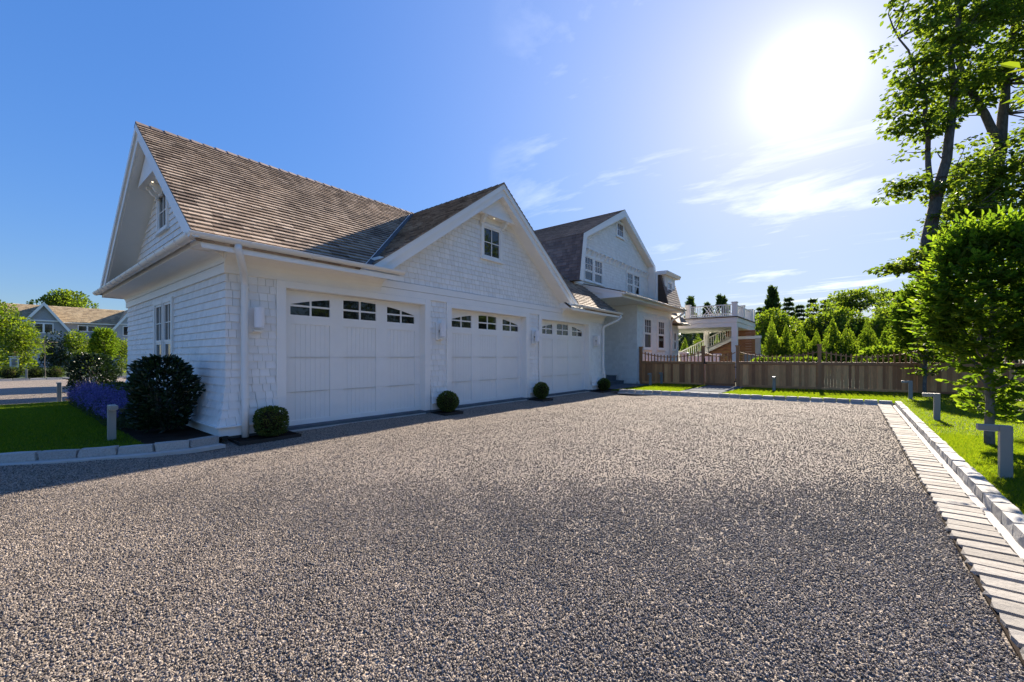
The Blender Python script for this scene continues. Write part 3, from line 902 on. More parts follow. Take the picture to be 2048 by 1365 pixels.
for s in (-1, 1):
    za, zb = 3.06, 5.90
    f = yl if s < 0 else yr
    a = Vector((RX + (RZ - za) / SL, f(za), za)); b_ = Vector((RX + (RZ - zb) / SL, f(zb), zb))
    up = (Vector((SL, 0, 1)).normalized() + Vector((0, s * CS, 1)).normalized())
    MB().beam(a + Vector((0, 0, .035)), b_ + Vector((0, 0, .035)), .14, .02, up).build('valley_flashing', M['lead'], GAR)
capm = MB()
for s, p in ((1, SL), (-1, SB)):
    capm.hexa([(0, 0, .0), (s * .13, 0, -p * .13), (s * .13, .26, -p * .13 - .012), (0, .26, -.012), (0, 0, .018), (s * .13, 0, .018 - p * .13), (s * .13, .26, -p * .13), (0, .26, .0)])
cme = capm.mesh('ridge_cap', M['houseroof'])
y = 1.79
while y < 15.8:
    o = inst('ridge_cap', cme, GAR); o.location = (RX, y, RZ + .028 + random.uniform(0, .006)); y += .225
x = -7.22
while x > -10.9:
    o = inst('ridge_cap', cme, GAR); o.location = (x, CY, CZ + .028 + random.uniform(0, .006)); o.rotation_euler = (0, 0, rad(90)); x -= .225

# --- gable peaks: boarded triangle, soffit, brackets and a small lit downlight
def bracket_mesh(axis):
    pr = [(0, 0), (.20, 0), (.20, -.05), (.155, -.075), (.14, -.12), (.10, -.165), (.05, -.185), (.04, -.23), (0, -.23)]
    mb = MB()
    if axis == 'X': mb.prism(pr, 'Y', -.045, .045)
    else: mb.prism([(-p, z) for p, z in pr], 'X', -.045, .045)
    return mb.mesh('bracket', Wt)
bx, by = bracket_mesh('X'), bracket_mesh('Y')
pk = MB().prism([(CY - .86, 5.06), (CY + .86, 5.06), (CY, 5.68)], 'X', -7.47, -7.435).build('peak_panel', Wt, GAR)
MB().prism([(CY - .88, 5.05), (CY + .88, 5.05), (CY + .70, 5.17), (CY - .70, 5.17)], 'X', -7.435, -7.41).build('peak_trim', Wt, pk)
MB().box(-7.69, -7.47, CY - .92, CY + .92, 5.062, 5.09).build('peak_soffit', Wt, pk)
MB().box(-7.69, -7.635, CY - 1.0, CY + 1.0, 4.915, 5.060).build('peak_frieze', Wt, pk)
for d in (-.46, .40): o = inst('bracket', bx, pk); o.location = (-7.633, CY + d, 5.06)
MB().tube([(-7.53, CY - .05, 5.055), (-7.53, CY - .05, 5.064)], .014, 12).build('downlight', M['bulb'], pk)
gp_ = MB().prism([(RX - .93, 4.955), (RX + .80, 4.955), (RX, 5.56)], 'Y', 1.975, 2.01).build('peak_panel', Wt, GAR)
MB().box(RX - 1.0, RX + .86, 2.01, YW + .02, 4.957, 4.985).build('peak_soffit', Wt, gp_)
MB().box(RX - 1.05, RX + .9, YW - .03, YW + .02, 4.93, 4.956).build('peak_frieze', Wt, gp_)
for d in (-.66, -.36, .16): o = inst('bracket', by, gp_); o.location = (RX + d, YW - .03, 4.955)
MB().tube([(RX - .25, 2.1, 4.95), (RX - .25, 2.1, 4.958)], .014, 12).build('downlight', M['bulb'], gp_)

# --- windows
window(GAR, 'X', XW, 1, *CW, 2, 2, mun=.02)
window(GAR, 'Y', YW, -1, *GW, 2, 2, mun=.02)
xm = (LW[0] + LW[1]) / 2
window(GAR, 'Y', YW, -1, LW[0], xm + .02, LW[2], LW[3], 2, 2, split=.48)
window(GAR, 'Y', YW, -1, xm - .018, LW[1], LW[2], LW[3], 2, 2, split=.48)

# --- garage doors
FX = -7.82
def arch(y): return 2.43 - .096 * y * y
plank = MB().box(FX - .035, FX - .018, -.0445, .0445, 0, 1.75).mesh('plank', Wt)
for yc in DOORS:
    mb = MB()
    pan = [(-1.3785, -.6415), (-.3685, .3685), (.6415, 1.3785)]
    for a, b_ in ((-1.535, -1.3785), (-.6415, -.3685), (.3685, .6415), (1.3785, 1.535)): mb.box(FX - .045, FX, yc + a, yc + b_, .025, 2.50)
    for a, b_ in pan:
        mb.box(FX - .045, FX - .001, yc + a, yc + b_, .025, .147); mb.box(FX - .045, FX - .001, yc + a, yc + b_, 1.895, 2.06)
        pr = [(yc + a, 2.50)] + [(yc + u, arch(u)) for u in np.linspace(a, b_, 11)] + [(yc + b_, 2.50)]
        mb.prism(pr, 'X', FX - .045, FX - .001)
    mb.box(FX - .07, FX - .046, yc - 1.535, yc + 1.535, .025, 2.50)
    door = mb.build('garage_door', Wt, GAR)
    for a, b_ in pan:
        c = (b_ - a) / 8
        for k in range(8):
            o = inst('plank', plank, door); o.location = (0, yc + a + c * (k + .5), .146)
        um = (a + b_) / 2
        mm = MB().box(FX - .04, FX - .008, yc + um - .016, yc + um + .016, 2.06, arch(um) + .01)
        mm.box(FX - .04, FX - .009, yc + a, yc + b_, 2.213, 2.246); mm.build('muntin', Wt, door)
        for p, q in ((a, um - .016), (um + .016, b_)):
            MB().box(FX - .043, FX - .03, yc + p, yc + q, 2.06, 2.213).build('pane', M['glass'], door)
            up = [(yc + p, 2.246)] + [(yc + u, max(2.247, arch(u))) for u in np.linspace(p, q, 6)] + [(yc + q, 2.246)]
            MB().prism(up, 'X', FX - .043, FX - .03).build('pane', M['glass'], door)
    for zj in (.66, 1.29): MB().box(FX - .03, FX + .0012, yc - 1.53, yc + 1.53, zj, zj + .002).build('section_joint', M['bollard'], door)
    MB().box(FX - .05, FX - .004, yc - DH, yc + DH, -.01, .026).build('bottom_seal', M['black'], door)
    cs = MB()
    for s in (-1, 1):
        a, b_ = sorted((yc + s * 1.53, yc + s * 1.685)); cs.box(-7.88, -7.622, a, b_, 0, 2.621)
    cs.box(-7.88, -7.6235, yc - 1.53, yc + 1.53, 2.502, 2.6205)
    cs.build('door_casing', Wt, GAR, bevel=.005)
    MB().box(-7.9, -7.60, yc - 1.53, yc + 1.53, -.03, .008 + .004).build('threshold', M['concrete'], GAR)

# --- gutters and downspouts
gutter(GAR, 'X', 1.765, 3.035, XB - .62, -7.05, step=.60)
gutter(GAR, 'Y', -7.105, 3.035, 1.70, 5.28, first=.75, step=.95)
gutter(GAR, 'Y', -7.105, 3.035, 11.98, 15.75, first=.5, step=.95)
ds = MB().tube([(-7.105, 2.30, 2.975), (-7.105, 2.30, 2.90), (-7.13, 2.33, 2.82), (-7.40, 2.47, 2.64), (-7.545, 2.53, 2.52), (-7.56, 2.54, 2.42), (-7.56, 2.54, .9), (-7.50, 2.53, .5), (-7.50, 2.53, .02)], .052, 14).build('downspout', M['gutter'], GAR, smooth=True)
for z in (2.40, .62): MB().tube([(-7.56 + (.045 if z < 1 else 0), 2.54, z), (-7.56 + (.045 if z < 1 else 0), 2.54, z + .035)], .060, 14).build('strap', M['gutter'], ds)
ds = MB().tube([(-7.105, 15.66, 2.975), (-7.105, 15.66, 2.86), (-7.16, 15.6, 2.76), (-7.42, 15.28, 2.58), (-7.54, 15.12, 2.48), (-7.56, 15.09, 2.38), (-7.56, 15.08, .9), (-7.5, 15.08, .5), (-7.5, 15.08, .02)], .052, 12).build('downspout', M['gutter'], GAR, smooth=True)
settle(GAR)

# --- wall lamps beside the doors
def lamp(y, label):
    t_ = thing('wall_lamp', label, 'lamp', (-7.645, y, 1.69), 'wall lamps beside the garage doors')
    MB().box(0, .025, -.10, .10, 0, .42).build('backplate', M['white'], t_, bevel=.006)
    MB().box(.025, .12, -.045, .085, .02, .05).build('bracket', M['white'], t_, bevel=.006)
    pr = [(.13 + .075 * math.cos(a), .02 + .075 * math.sin(a)) for a in np.linspace(-math.pi, math.pi, 25)[:-1]]
    MB().prism(pr, 'Z', .085, .415).build('lamp_shade', M['lampglass'], t_, smooth=False)
    MB().box(.025, .09, -.015, .045, .19, .25).build('stem', M['bollard'], t_)
lamp(2.715, 'white cylinder wall lamp between the downspout and the first garage door')
lamp(6.69, 'white cylinder wall lamp between the first and second garage doors')
lamp(10.54, 'white cylinder wall lamp between the second and third garage doors')
lamp(14.58, 'white cylinder wall lamp past the third garage door, beside the entry steps')
# ================================================================ MAIN HOUSE
HOU = thing('house', 'white shingled house with gambrel gable behind the garage', 'house', (-9.0, 19.5, 0))
HX = -7.75
MB().box(-22, HX - .02, 18.94, 23.7, 0, 3.95).build('wall', Wt, HOU)
MB().box(-10.6, -10.3, 15.2, 18.94, 0, 3.95).build('wall', Wt, HOU)
hw = [(19.69, 20.80, 1.66, 3.27), (21.56, 22.70, 1.66, 3.27)]
def holes(lo, hi, hs, z0, z1):
    iv = [(lo, hi)]
    for a, b_, p, q in hs:
        if z1 > p and z0 < q:
            n_ = []
            for u, v in iv:
                if b_ <= u or a >= v: n_.append((u, v)); continue
                if a > u: n_.append((u, a + .02))
                if b_ < v: n_.append((b_ - .02, v))
            iv = n_
    return [(u, v, u, v) for u, v in iv]
recs = field(lambda v: (HX - .012, 0, v), (0, 1, 0), (1, 0, 0), .15, 3.45, .135, lambda a, b_: holes(18.92, 23.7, hw, a, b_), .016, .11, .22, 70)
recs += field(lambda v: (0, 18.932, v), (1, 0, 0), (0, -1, 0), .15, 3.45, .135, lambda a, b_: holes(-10.3, HX + .004, [(-9.6, -8.62, 0, .52), (-8.62, -8.3, 0, .22)], a, b_), .016, .11, .22, 71)
for a, b_, z0, z1 in hw: window(HOU, 'X', HX, 1, a, b_, z0, z1, 3, 2, split=.5, cas=.11)
mb = MB(); mb.box(HX - .02, HX + .022, 18.90, 23.72, 3.45, 3.74); mb.box(-10.3, HX + .0215, 18.905, 18.94, 3.4505, 3.7405); mb.build('frieze_board', Wt, HOU)
mb = MB(); mb.box(HX - .02, HX + .03, 18.90, 23.7, 0.0, .15); mb.box(-8.3, HX + .0295, 18.90, 18.94, .0, .1495); mb.build('skirt_board', Wt, HOU)
MB().box(-9.62, -8.60, 18.895, 18.94, .41, .57).build('step_trim', Wt, HOU)
MB().box(-8.68, -8.60, 18.893, 18.94, .18, .568).build('step_trim', Wt, HOU)
# low-pitched first-floor roof, carried out over the entry
LS = .272
def lz_(x): return 3.93 - LS * (x + 7.15)
MB().prism([(-7.15, 3.93), (-10.4, lz_(-10.4)), (-10.4, lz_(-10.4) - .10), (-7.15, 3.83)], 'Y', 16.04, 24.1).build('low_roof_deck', Wt, HOU)
MB().prism([(-7.2, 3.745), (-10.4, 3.745), (-10.4, 3.80), (-7.2, 3.80)], 'Y', 16.06, 24.05).build('porch_soffit', Wt, HOU)
MB().prism([(-7.19, 3.74), (-7.19, 3.915), (-10.4, lz_(-10.4) - .015), (-10.4, lz_(-10.4) - .24), (-8.05, lz_(-8.05) - .24), (-8.05, 3.74)], 'Y', 15.99, 16.04).build('rake_board', Wt, HOU)
MB().prism([(-7.25, 3.76), (-7.25, 3.9), (-10.4, lz_(-10.4) - .09), (-10.4, 3.76)], 'Y', 16.05, 16.09).build('rake_infill', Wt, HOU)
MB().prism([(-7.17, 3.86), (-7.17, 3.925), (-10.4, lz_(-10.4) - .005), (-10.4, lz_(-10.4) - .08)], 'Y', 15.955, 15.99).build('rake_crown', Wt, HOU)
MB().box(-7.22, -7.185, 16.04, 24.08, 3.74, 3.86).build('fascia', Wt, HOU)
nl = Vector((LS, 0, 1)).normalized(); vl = Vector((-1, 0, LS)).normalized()
recr = field(lambda v: Vector((-7.12, 0, 3.942)) + vl * v, (0, 1, 0), nl, 0, 2.0, .14, lambda a, b_: [(15.95, 24.12, 15.95, 24.12)], .018, .12, .24, 72)
recr += field(lambda v: Vector((-7.12, 0, 3.942)) + vl * v, (0, 1, 0), nl, 2.0, 3.4, .14, lambda a, b_: [(15.95, 16.4, 15.95, 16.4)], .018, .12, .24, 73)
gutter(HOU, 'Y', -7.095, 3.90, 15.98, 24.15, brackets=False)
MB().tube([(-7.095, 23.95, 3.84), (-7.10, 23.92, 3.72), (-7.3, 23.7, 3.52), (-7.6, 23.48, 3.3), (-7.655, 23.44, 3.2), (-7.655, 23.44, .05)], .05, 10).build('downspout', M['gutter'], HOU, smooth=True)

# gambrel
AY, AZ = 19.5, 8.52
def gam(top, ins):
    o = [(15.05, 4.45), (15.38, 6.42), (AY, AZ), (23.62, 6.42), (23.95, 4.45)]
    i = [(15.05 + ins, 4.45), (15.38 + ins, 6.42 - ins * .25), (AY, AZ - ins * 1.15), (23.62 - ins, 6.42 - ins * .25), (23.95 - ins, 4.45)]
    if top: o = [(y + (.02 if y < AY else -.02 if y > AY else 0), z - .01) for y, z in o]
    return o + i[::-1]
MB().prism(gam(True, .2), 'X', -29.2, -8.62).build('gambrel_deck', M['darkwood'], HOU)
MB().prism(gam(False, .30), 'X', -8.63, -8.59).build('rake_board', Wt, HOU)
MB().prism(gam(False, .34), 'X', -9.0, -8.631).build('rake_soffit', Wt, HOU)
GX_ = -8.95
MB().prism([(15.3, 4.2), (15.6, 6.3), (AY, AZ - .3), (23.4, 6.3), (23.7, 4.2)], 'X', -9.4, GX_ - .03).build('gable_wall', Wt, HOU)
gwin = [(16.02, 16.90, 4.60, 5.74), (16.92, 17.80, 4.60, 5.74), (20.44, 21.32, 4.60, 5.74), (21.34, 22.22, 4.60, 5.74)]
tw = (19.1, 19.98, 7.20, 7.98)
def gedge(z):
    i = .36
    if z < 6.42 - .09: k = (z - 4.45) / 1.97; return 15.05 + .33 * k + i, 23.95 - .33 * k - i
    k = (z - 6.33) / (AZ - .41 - 6.33); return 15.38 + i + (AY - 15.38 - i) * k, 23.62 - i - (23.62 - i - AY) * k
def ivgm(z0, z1):
    (a0, b0), (a1, b1) = gedge(z0), gedge(z1)
    hs = holes(a0, b0, gwin + [tw], z0, z1)
    res = []
    for u, v, _, _ in hs:
        res.append((u, v, a1 if abs(u - a0) < 1e-6 else u, b1 if abs(v - b0) < 1e-6 else v))
    return [r for r in res if r[1] - r[0] > .02 and r[3] - r[2] > .0]
recs += field(lambda v: (GX_ - .012, 0, v), (0, 1, 0), (1, 0, 0), 4.42, 5.74, .135, ivgm, .016, .12, .24, 74)
recs += field(lambda v: (GX_ + .06, 0, v), (0, 1, 0), (1, 0, 0), 6.02, 8.05, .135, ivgm, .016, .12, .24, 75)
MB().prism([(15.6, 6.0), (23.4, 6.0), (23.35, 6.33), (AY, AZ - .42), (15.65, 6.33)], 'X', -9.3, GX_ + .045).build('upper_gable_wall', Wt, HOU)
MB().box(GX_ - .05, GX_ + .02, 15.55, 23.45, 5.74, 6.0).build('bracket_band', Wt, HOU)
bk = MB().prism([(0, 0), (.13, 0), (.12, -.06), (.06, -.12), (.03, -.2), (0, -.2)], 'Y', -.06, .06).mesh('bracket', Wt)
for k in range(18):
    o = inst('bracket', bk, HOU); o.location = (GX_ + .02, 15.85 + k * .43, 5.998)
for a, b_, z0, z1 in gwin: window(HOU, 'X', GX_, 1, a, b_, z0, z1, 3, 2, split=.42, cas=.07, sash=.04)
window(HOU, 'X', GX_ + .07, 1, *tw, 3, 2, cas=.08, sash=.04)
for (ya, za), (yb, zb), x0, sd in (((15.36, 6.40), (AY, AZ), -17.5, 80), ((15.03, 4.45), (15.38, 6.42), -13.5, 81)):
    v_ = Vector((0, yb - ya, zb - za)); ln = v_.length; v_.normalize(); n_ = Vector((0, -v_.z, v_.y))
    recr += field(lambda v, v_=v_, ya=ya, za=za: Vector((0, ya, za)) + v_ * v + n_ * .012, (1, 0, 0), n_, 0, ln, .145, lambda a, b_, x0=x0: [(x0, -8.575, x0, -8.575)], .018, .12, .24, sd)
# house beyond: the ridge goes on behind the garage; unseen blocks added there are sized to shade the road
MB().box(-29, -9.4, 15.7, 23.3, 0, 6.3).build('wall', Wt, HOU)
MB().prism([(-28.2, 0), (-23.0, 0), (-23.0, 7.3), (-23.6, 8.55), (-27.6, 8.55), (-28.2, 7.3)], 'Y', 14.2, 24.0).build('rear_shade_block', Wt, HOU)
MB().box(-21.0, -19.0, 14.2, 15.3, 0, 8.1).build('shade_block', M['granite'], HOU)
# mansard end with a dormer
MB().box(-22, -8.5, 23.7, 26.0, 0, 5.95).build('wall', Wt, HOU)
MB().prism([(-7.9, 4.2), (-8.4, 6.05), (-8.6, 6.05), (-8.6, 4.2)], 'Y', 23.75, 26.05).build('mansard', M['darkwood'], HOU)
vm = Vector((-.5, 0, 1.85)); lm = vm.length; vm.normalize()
recr += field(lambda v: Vector((-7.885, 0, 4.15)) + vm * v, (0, 1, 0), Vector((1.85, 0, .5)), 0, lm, .145, lambda a, b_: [(23.75, 26.1, 23.75, 26.1)], .02, .12, .24, 82)
MB().box(-9.5, -8.2, 24.0, 25.72, 4.2, 5.95).build('dormer', Wt, HOU)
recs += field(lambda v: (-8.19, 0, v), (0, 1, 0), (1, 0, 0), 4.25, 5.85, .135, lambda a, b_: holes(24.0, 25.72, [(24.3, 25.12, 4.75, 5.68)], a, b_), .014, .12, .24, 83)
window(HOU, 'X', -8.17, 1, 24.3, 25.12, 4.75, 5.68, 1, 1, split=.5, cas=.08)
MB().prism([(-9.5, 5.95), (-8.02, 5.95), (-7.95, 6.10), (-7.95, 6.14), (-9.5, 6.2)], 'Y', 23.7, 26.15).build('cornice', Wt, HOU)
# low bay
MB().box(-12, -7.92, 23.7, 25.5, 0, 3.1).build('wall', Wt, HOU)
recs += field(lambda v: (-7.91, 0, v), (0, 1, 0), (1, 0, 0), .15, 2.95, .135, lambda a, b_: holes(23.7, 25.5, [(24.5, 25.1, 1.65, 2.78)], a, b_), .014, .12, .24, 84)
window(HOU, 'X', -7.89, 1, 24.5, 25.1, 1.65, 2.78, 1, 1, split=.5, cas=.1)
MB().prism([(-7.42, 3.15), (-7.42, 3.2), (-8.3, 4.25), (-8.6, 4.25), (-8.6, 3.15)], 'Y', 23.75, 25.95).build('bay_roof', M['roof'], HOU)
gutter(HOU, 'Y', -7.38, 3.2, 24.0, 26.0, brackets=False)
emit(HOU, recs, M['wshingle'], 'wall_shingle', 150)
emit(HOU, recr, M['houseroof'], 'roof_shingle', 150)
settle(HOU)

st = thing('stone_steps', 'dark bluestone entry steps in the corner past the garage', 'steps', (-9.3, 17.1, 0))
for a, b_, z0, z1 in ((-10.3, -8.37, .0, .18), (-10.3, -8.76, .18, .41)):
    s_ = MB().box(a, b_ - .02, 15.25, 18.88, z0, z1 - .045).build('step', M['blue'], st)
    MB().box(a, b_, 15.25, 18.885, z1 - .044, z1).build('tread', M['blue'], s_, bevel=.006)
settle(st)

# ================================================================ POOL PAVILION
PAV = thing('pavilion', 'white columned pavilion with roof deck, balustrade and outside stair beyond the fence', 'pavilion', (-6.6, 29.7, 0))
DX, DY = -5.05, 26.76
mb = MB(); mb.box(-9.6, DX, DY, 32.6, 3.03, 3.30); mb.build('fascia', Wt, PAV)
MB().box(-9.6, DX + .03, DY - .03, 32.63, 3.305, 3.58).build('fascia', Wt, PAV)
MB().box(-9.6, DX + .08, DY - .08, 32.68, 3.58, 3.63).build('deck_floor', M['darkwood'], PAV)
colm = MB().box(-.15, .15, -.15, .15, 0, 3.03).mesh('column', Wt)
for x, y in ((-5.18, 26.90), (-5.18, 31.1), (-7.75, 31.1), (-9.4, 26.9)):
    o = inst('column', colm, PAV); o.location = (x, y, 0)
postm = MB().box(-.13, .13, -.13, .13, 3.63, 4.42).box(-.16, .16, -.16, .16, 4.42, 4.47).mesh('deck_post', Wt)
for x, y in ((-7.75, DY + .13), (-5.18, DY + .13), (-5.18, 29.1), (-5.18, 31.8), (-5.18, 32.5)):
    o = inst('deck_post', postm, PAV); o.location = (x, y, 0)
balm = MB().box(-.018, .018, -.018, .018, 3.70, 4.30).mesh('baluster', Wt)
def rail(p, q, n, z=(3.68, 4.33)):
    p = Vector((*p, 0)); q = Vector((*q, 0))
    for zz in z: MB().beam((p.x, p.y, zz), (q.x, q.y, zz), .06, .05).build('rail', Wt, PAV)
    for k in range(1, n):
        o = inst('baluster', balm, PAV); o.location = p + (q - p) * k / n
rail((-7.62, DY + .13), (-6.92, DY + .13), 7); rail((-5.95, DY + .13), (-5.31, DY + .13), 7)
for zz in (3.68, 4.33): MB().beam((-6.92, DY + .13, zz), (-5.95, DY + .13, zz), .06, .05).build('rail', Wt, PAV)
for k in range(6):          # chippendale panel of slanting bars
    t0 = k * .16
    a = (-6.92 + t0, DY + .13, 3.70); b_ = (-6.62 + t0 + .18, DY + .13, 4.31)
    MB().beam(a, (min(b_[0], -5.97), a[1], b_[2] if b_[0] < -5.97 else 4.31 - (b_[0] + 5.97) * 1.3), .03, .035).build('lattice_bar', Wt, PAV)
for k in range(4):
    a = (-6.90 + k * .2, DY + .16, 4.30); b_ = (-6.45 + k * .16, DY + .16, 3.71)
    MB().beam(a, b_, .03, .035).build('lattice_bar', Wt, PAV)
rail((-5.18, 27.05), (-5.18, 29.0), 16); rail((-5.18, 29.2), (-5.18, 31.7), 20); rail((-9.5, 32.4), (-5.3, 32.4), 30); rail((-7.9, DY + .13), (-9.5, DY + .13), 12)
# outside stair with its own balustrade
def stz(x): return 1.0 + (x + 9.1) * .505
stair = MB().prism([(-9.5, .55), (-9.5, .85), (-5.9, 2.64), (-5.9, 2.34)], 'Y', 29.9, 29.96).build('stair_stringer', Wt, PAV)
for k in range(12):
    x = -9.4 + k * .30; z = .78 + k * .149
    MB().box(x, x + .32, 29.96, 31.0, z, z + .045).build('stair_tread', Wt, stair)
sbal = MB().box(-.02, .02, -.02, .02, 0, .72).mesh('baluster', Wt)
for k in range(26):
    x = -9.4 + k * .14
    o = inst('baluster', sbal, stair); o.location = (x, 29.93, stz(x) - .08)
MB().beam((-9.5, 29.93, stz(-9.5) + .66), (-5.9, 29.93, stz(-5.9) + .66), .07, .06).build('stair_rail', Wt, stair)
MB().beam((-9.5, 29.93, stz(-9.5) - .02), (-5.9, 29.93, stz(-5.9) - .02), .06, .05).build('stair_rail', Wt, stair)
MB().box(-7.56, -7.36, 29.83, 30.03, 1.5, 2.76).build('newel_post', Wt, stair)
MB().box(-9.45, -9.2, 29.83, 30.03, .5, 1.7).build('newel_post', Wt, stair)
# red cedar wall under the stair and at the back
for k in range(17):
    z = .1 + k * .17
    x0 = max(-9.3, (z - .72) / .505 - 9.1) if z > .8 else -8.9
    MB().box(min(x0, -5.0) if z < 2.45 else -6.3, -4.62, 30.05, 30.09, z, z + .162).build('plank', M['redcedar'], PAV)
MB().box(-6.3, -4.60, 30.0, 30.05, 2.42, 2.60).build('band_board', Wt, PAV)
MB().box(-4.62, -4.36, 29.98, 30.3, 0, 2.46).build('stone_pier', M['concrete'], PAV)
MB().box(-4.66, -4.32, 29.95, 30.34, 2.46, 2.62).build('pier_cap', Wt, PAV)
settle(PAV)
MB_ = MB().box(-3.9 - .9, -3.9, 27.6, 27.75, 0, 1.45)
gw = MB_.build('grey_screen', M['bollard']); tag(gw, 'low grey metal screen beside the pavilion column', 'screen')
def white_post(x, y, h, label):
    o = thing('garden_post', label, 'post', (x, y, .05), 'white posts behind the gate')
    MB().box(-.15, .15, -.15, .15, 0, h - .1).build('shaft', Wt, o); MB().box(-.2, .2, -.2, .2, h - .1, h).build('cap', Wt, o, bevel=.015)
white_post(-6.65, 22.4, 1.48, 'white square post with a capped top beside the house downspout')
white_post(-5.3, 23.2, 1.40, 'white square post with a capped top seen through the gate pickets')
MB().box(-6.5, -5.45, 22.6, 22.8, 0, 1.32).build('garden_wall', Wt)
tag(bpy.data.objects['garden_wall'], 'low white garden wall between the two white posts', 'wall')

# ================================================================ FENCE AND GATE
FA = math.atan2(.04757, .99887)
FO = Vector((-7.70, 19.217, 0))
def fence_root(name, label, cat, s):
    o = thing(name, label, cat, FO + Vector((math.cos(FA), math.sin(FA), 0)) * s); o.rotation_euler = (0, 0, FA); return o
Ce = M['cedar']
postme = MB().box(-.06, .06, -.06, .06, 0, 1.74).mesh('post', M['cedar2'])
capme = MB().box(-.085, .085, -.085, .085, 1.74, 1.775).box(-.07, .07, -.07, .07, 1.70, 1.74).mesh('post_cap', M['cedar2'])
pickme = MB().box(-.021, .021, -.021, .021, 0, 1).mesh('picket', M['cedar2'])
boardme = [MB().box(0, 1, -.012, .012, 0, 1).mesh('board', Ce) for _ in range(3)]
def post(root, s):
    p = inst('post', postme, root); p.location = (s, 0, 0)
    inst('post_cap', capme, p)
def bay(root, s0, s1, ground=.04, sag=.20):
    MB().box(s0, s1, -.045, .045, .985, 1.10).build('top_rail', M['cedar2'], root, bevel=.006)
    MB().box(s0, s1, -.03, .03, ground, ground + .115).build('bottom_rail', Ce, root, bevel=.006)
    s = s0
    while s < s1 - .02:
        wd = random.choice((.085, .10, .115, .13, .14)); wd = min(wd, s1 - s)
        o = inst('board', random.choice(boardme), root)
        o.matrix_local = Matrix.Translation((s, random.uniform(-.005, .005), ground + .10)) @ Matrix.Diagonal((wd - .003, 1, .985 - ground - .10, 1))
        s += wd
    L_ = s1 - s0; n = round(L_ / .148)
    top = lambda u: 1.57 - sag * (1 - (2 * u - 1) ** 2)
    for k in range(1, n):
        u = k / n
        o = inst('picket', pickme, root); o.matrix_local = Matrix.Translation((s0 + L_ * u, 0, 1.10)) @ Matrix.Diagonal((1, 1, top(u) - 1.10, 1))
    mb = MB()
    K = 16
    for k in range(K):
        u, v = k / K, (k + 1) / K
        za, zb = top(u) - .085, top(v) - .085
        mb.hexa([(s0 + L_ * u, -.03, za - .018), (s0 + L_ * v, -.03, zb - .018), (s0 + L_ * v, .03, zb - .018), (s0 + L_ * u, .03, za - .018),
                 (s0 + L_ * u, -.03, za + .018), (s0 + L_ * v, -.03, zb + .018), (s0 + L_ * v, .03, zb + .018), (s0 + L_ * u, .03, za + .018)])
    mb.build('swag_rail', M['cedar2'], root)
fl = fence_root('cedar_fence', 'short cedar fence bay between the house corner and the gate', 'fence', 0)
post(fl, .02); bay(fl, .08, 2.69); post(fl, 2.747)
fr = fence_root('cedar_fence', 'long cedar fence with swagged pickets running from the gate past the trees', 'fence', 4.079)
P_ = [0, 2.735, 5.47, 8.2, 10.94, 13.7]
for s in P_: post(fr, s)
for a, b_ in zip(P_[:-1], P_[1:]): bay(fr, a + .06, b_ - .06)
gt = fence_root('fence_gate', 'cedar garden gate with black latch between two capped posts', 'gate', 2.747)
bay(gt, .085, 1.245, ground=.06, sag=.17)
MB().box(.085, .15, -.02, .035, .16, .985).build('stile', Ce, gt); MB().box(1.18, 1.245, -.02, .035, .16, .985).build('stile', Ce, gt)
MB().box(.03, .16, -.085, -.05, 1.0, 1.05).box(.055, .10, -.10, -.085, 1.0, 1.24).build('latch', M['black'], gt)
MB().box(1.20, 1.30, -.06, -.05, .25, .29).build('hinge', M['black'], gt); MB().box(1.20, 1.30, -.06, -.05, .85, .89).build('hinge', M['black'], gt)

# ================================================================ PATH LIGHTS
pl_post = MB().box(-.045, .045, -.045, .045, 0, .545).mesh('post', M['bollard'])
pl_head = MB().box(-.20, -.045, -.0445, .0445, .485, .5445).mesh('head', M['bollard'])
def path_light(x, y, rz, label, z=.05):
    o = thing('path_light', label, 'path light', (x, y, z), 'L-shaped path lights'); o.rotation_euler = (0, 0, rad(rz))
    p = inst('post', pl_post, o); h = inst('head', pl_head, o)
    for q in (p, h):
        b_ = q.modifiers.new('bevel', 'BEVEL'); b_.width = .006; b_.segments = 2
    MB().box(-.065, .065, -.065, .065, 0, .012).build('base_plate', M['bollard'], o)
    MB().box(-.19, -.07, -.035, .035, .480, .486).build('lens', M['lampglass'], o)
path_light(1.24, 6.52, 0, 'grey L-shaped path light on the lawn right before the near hornbeam trunk')
path_light(1.30, 11.4, 0, 'grey L-shaped path light on the lawn midway along the straight granite kerb')
path_light(1.38, 16.9, 0, 'grey L-shaped path light on the lawn by the corner of the two kerbs')
path_light(-2.12, 17.6, 90, 'white-lit slim path light on the grass right of the gate')
path_light(-6.70, 17.8, 90, 'pale path light on the grass strip near the house corner')
path_light(-6.62, 18.95, 90, 'dim grey path light standing close against the cedar fence')
path_light(-8.45, 1.10, 180, 'pale path light at the edge of the shaded lawn beside the catmint')
path_light(-17.04, 1.16, 0, 'slim path light on the far edge of the shaded lawn by the road')
path_light(-36.2, 1.20, 0, 'small path light among clipped shrubs across the gravel road')

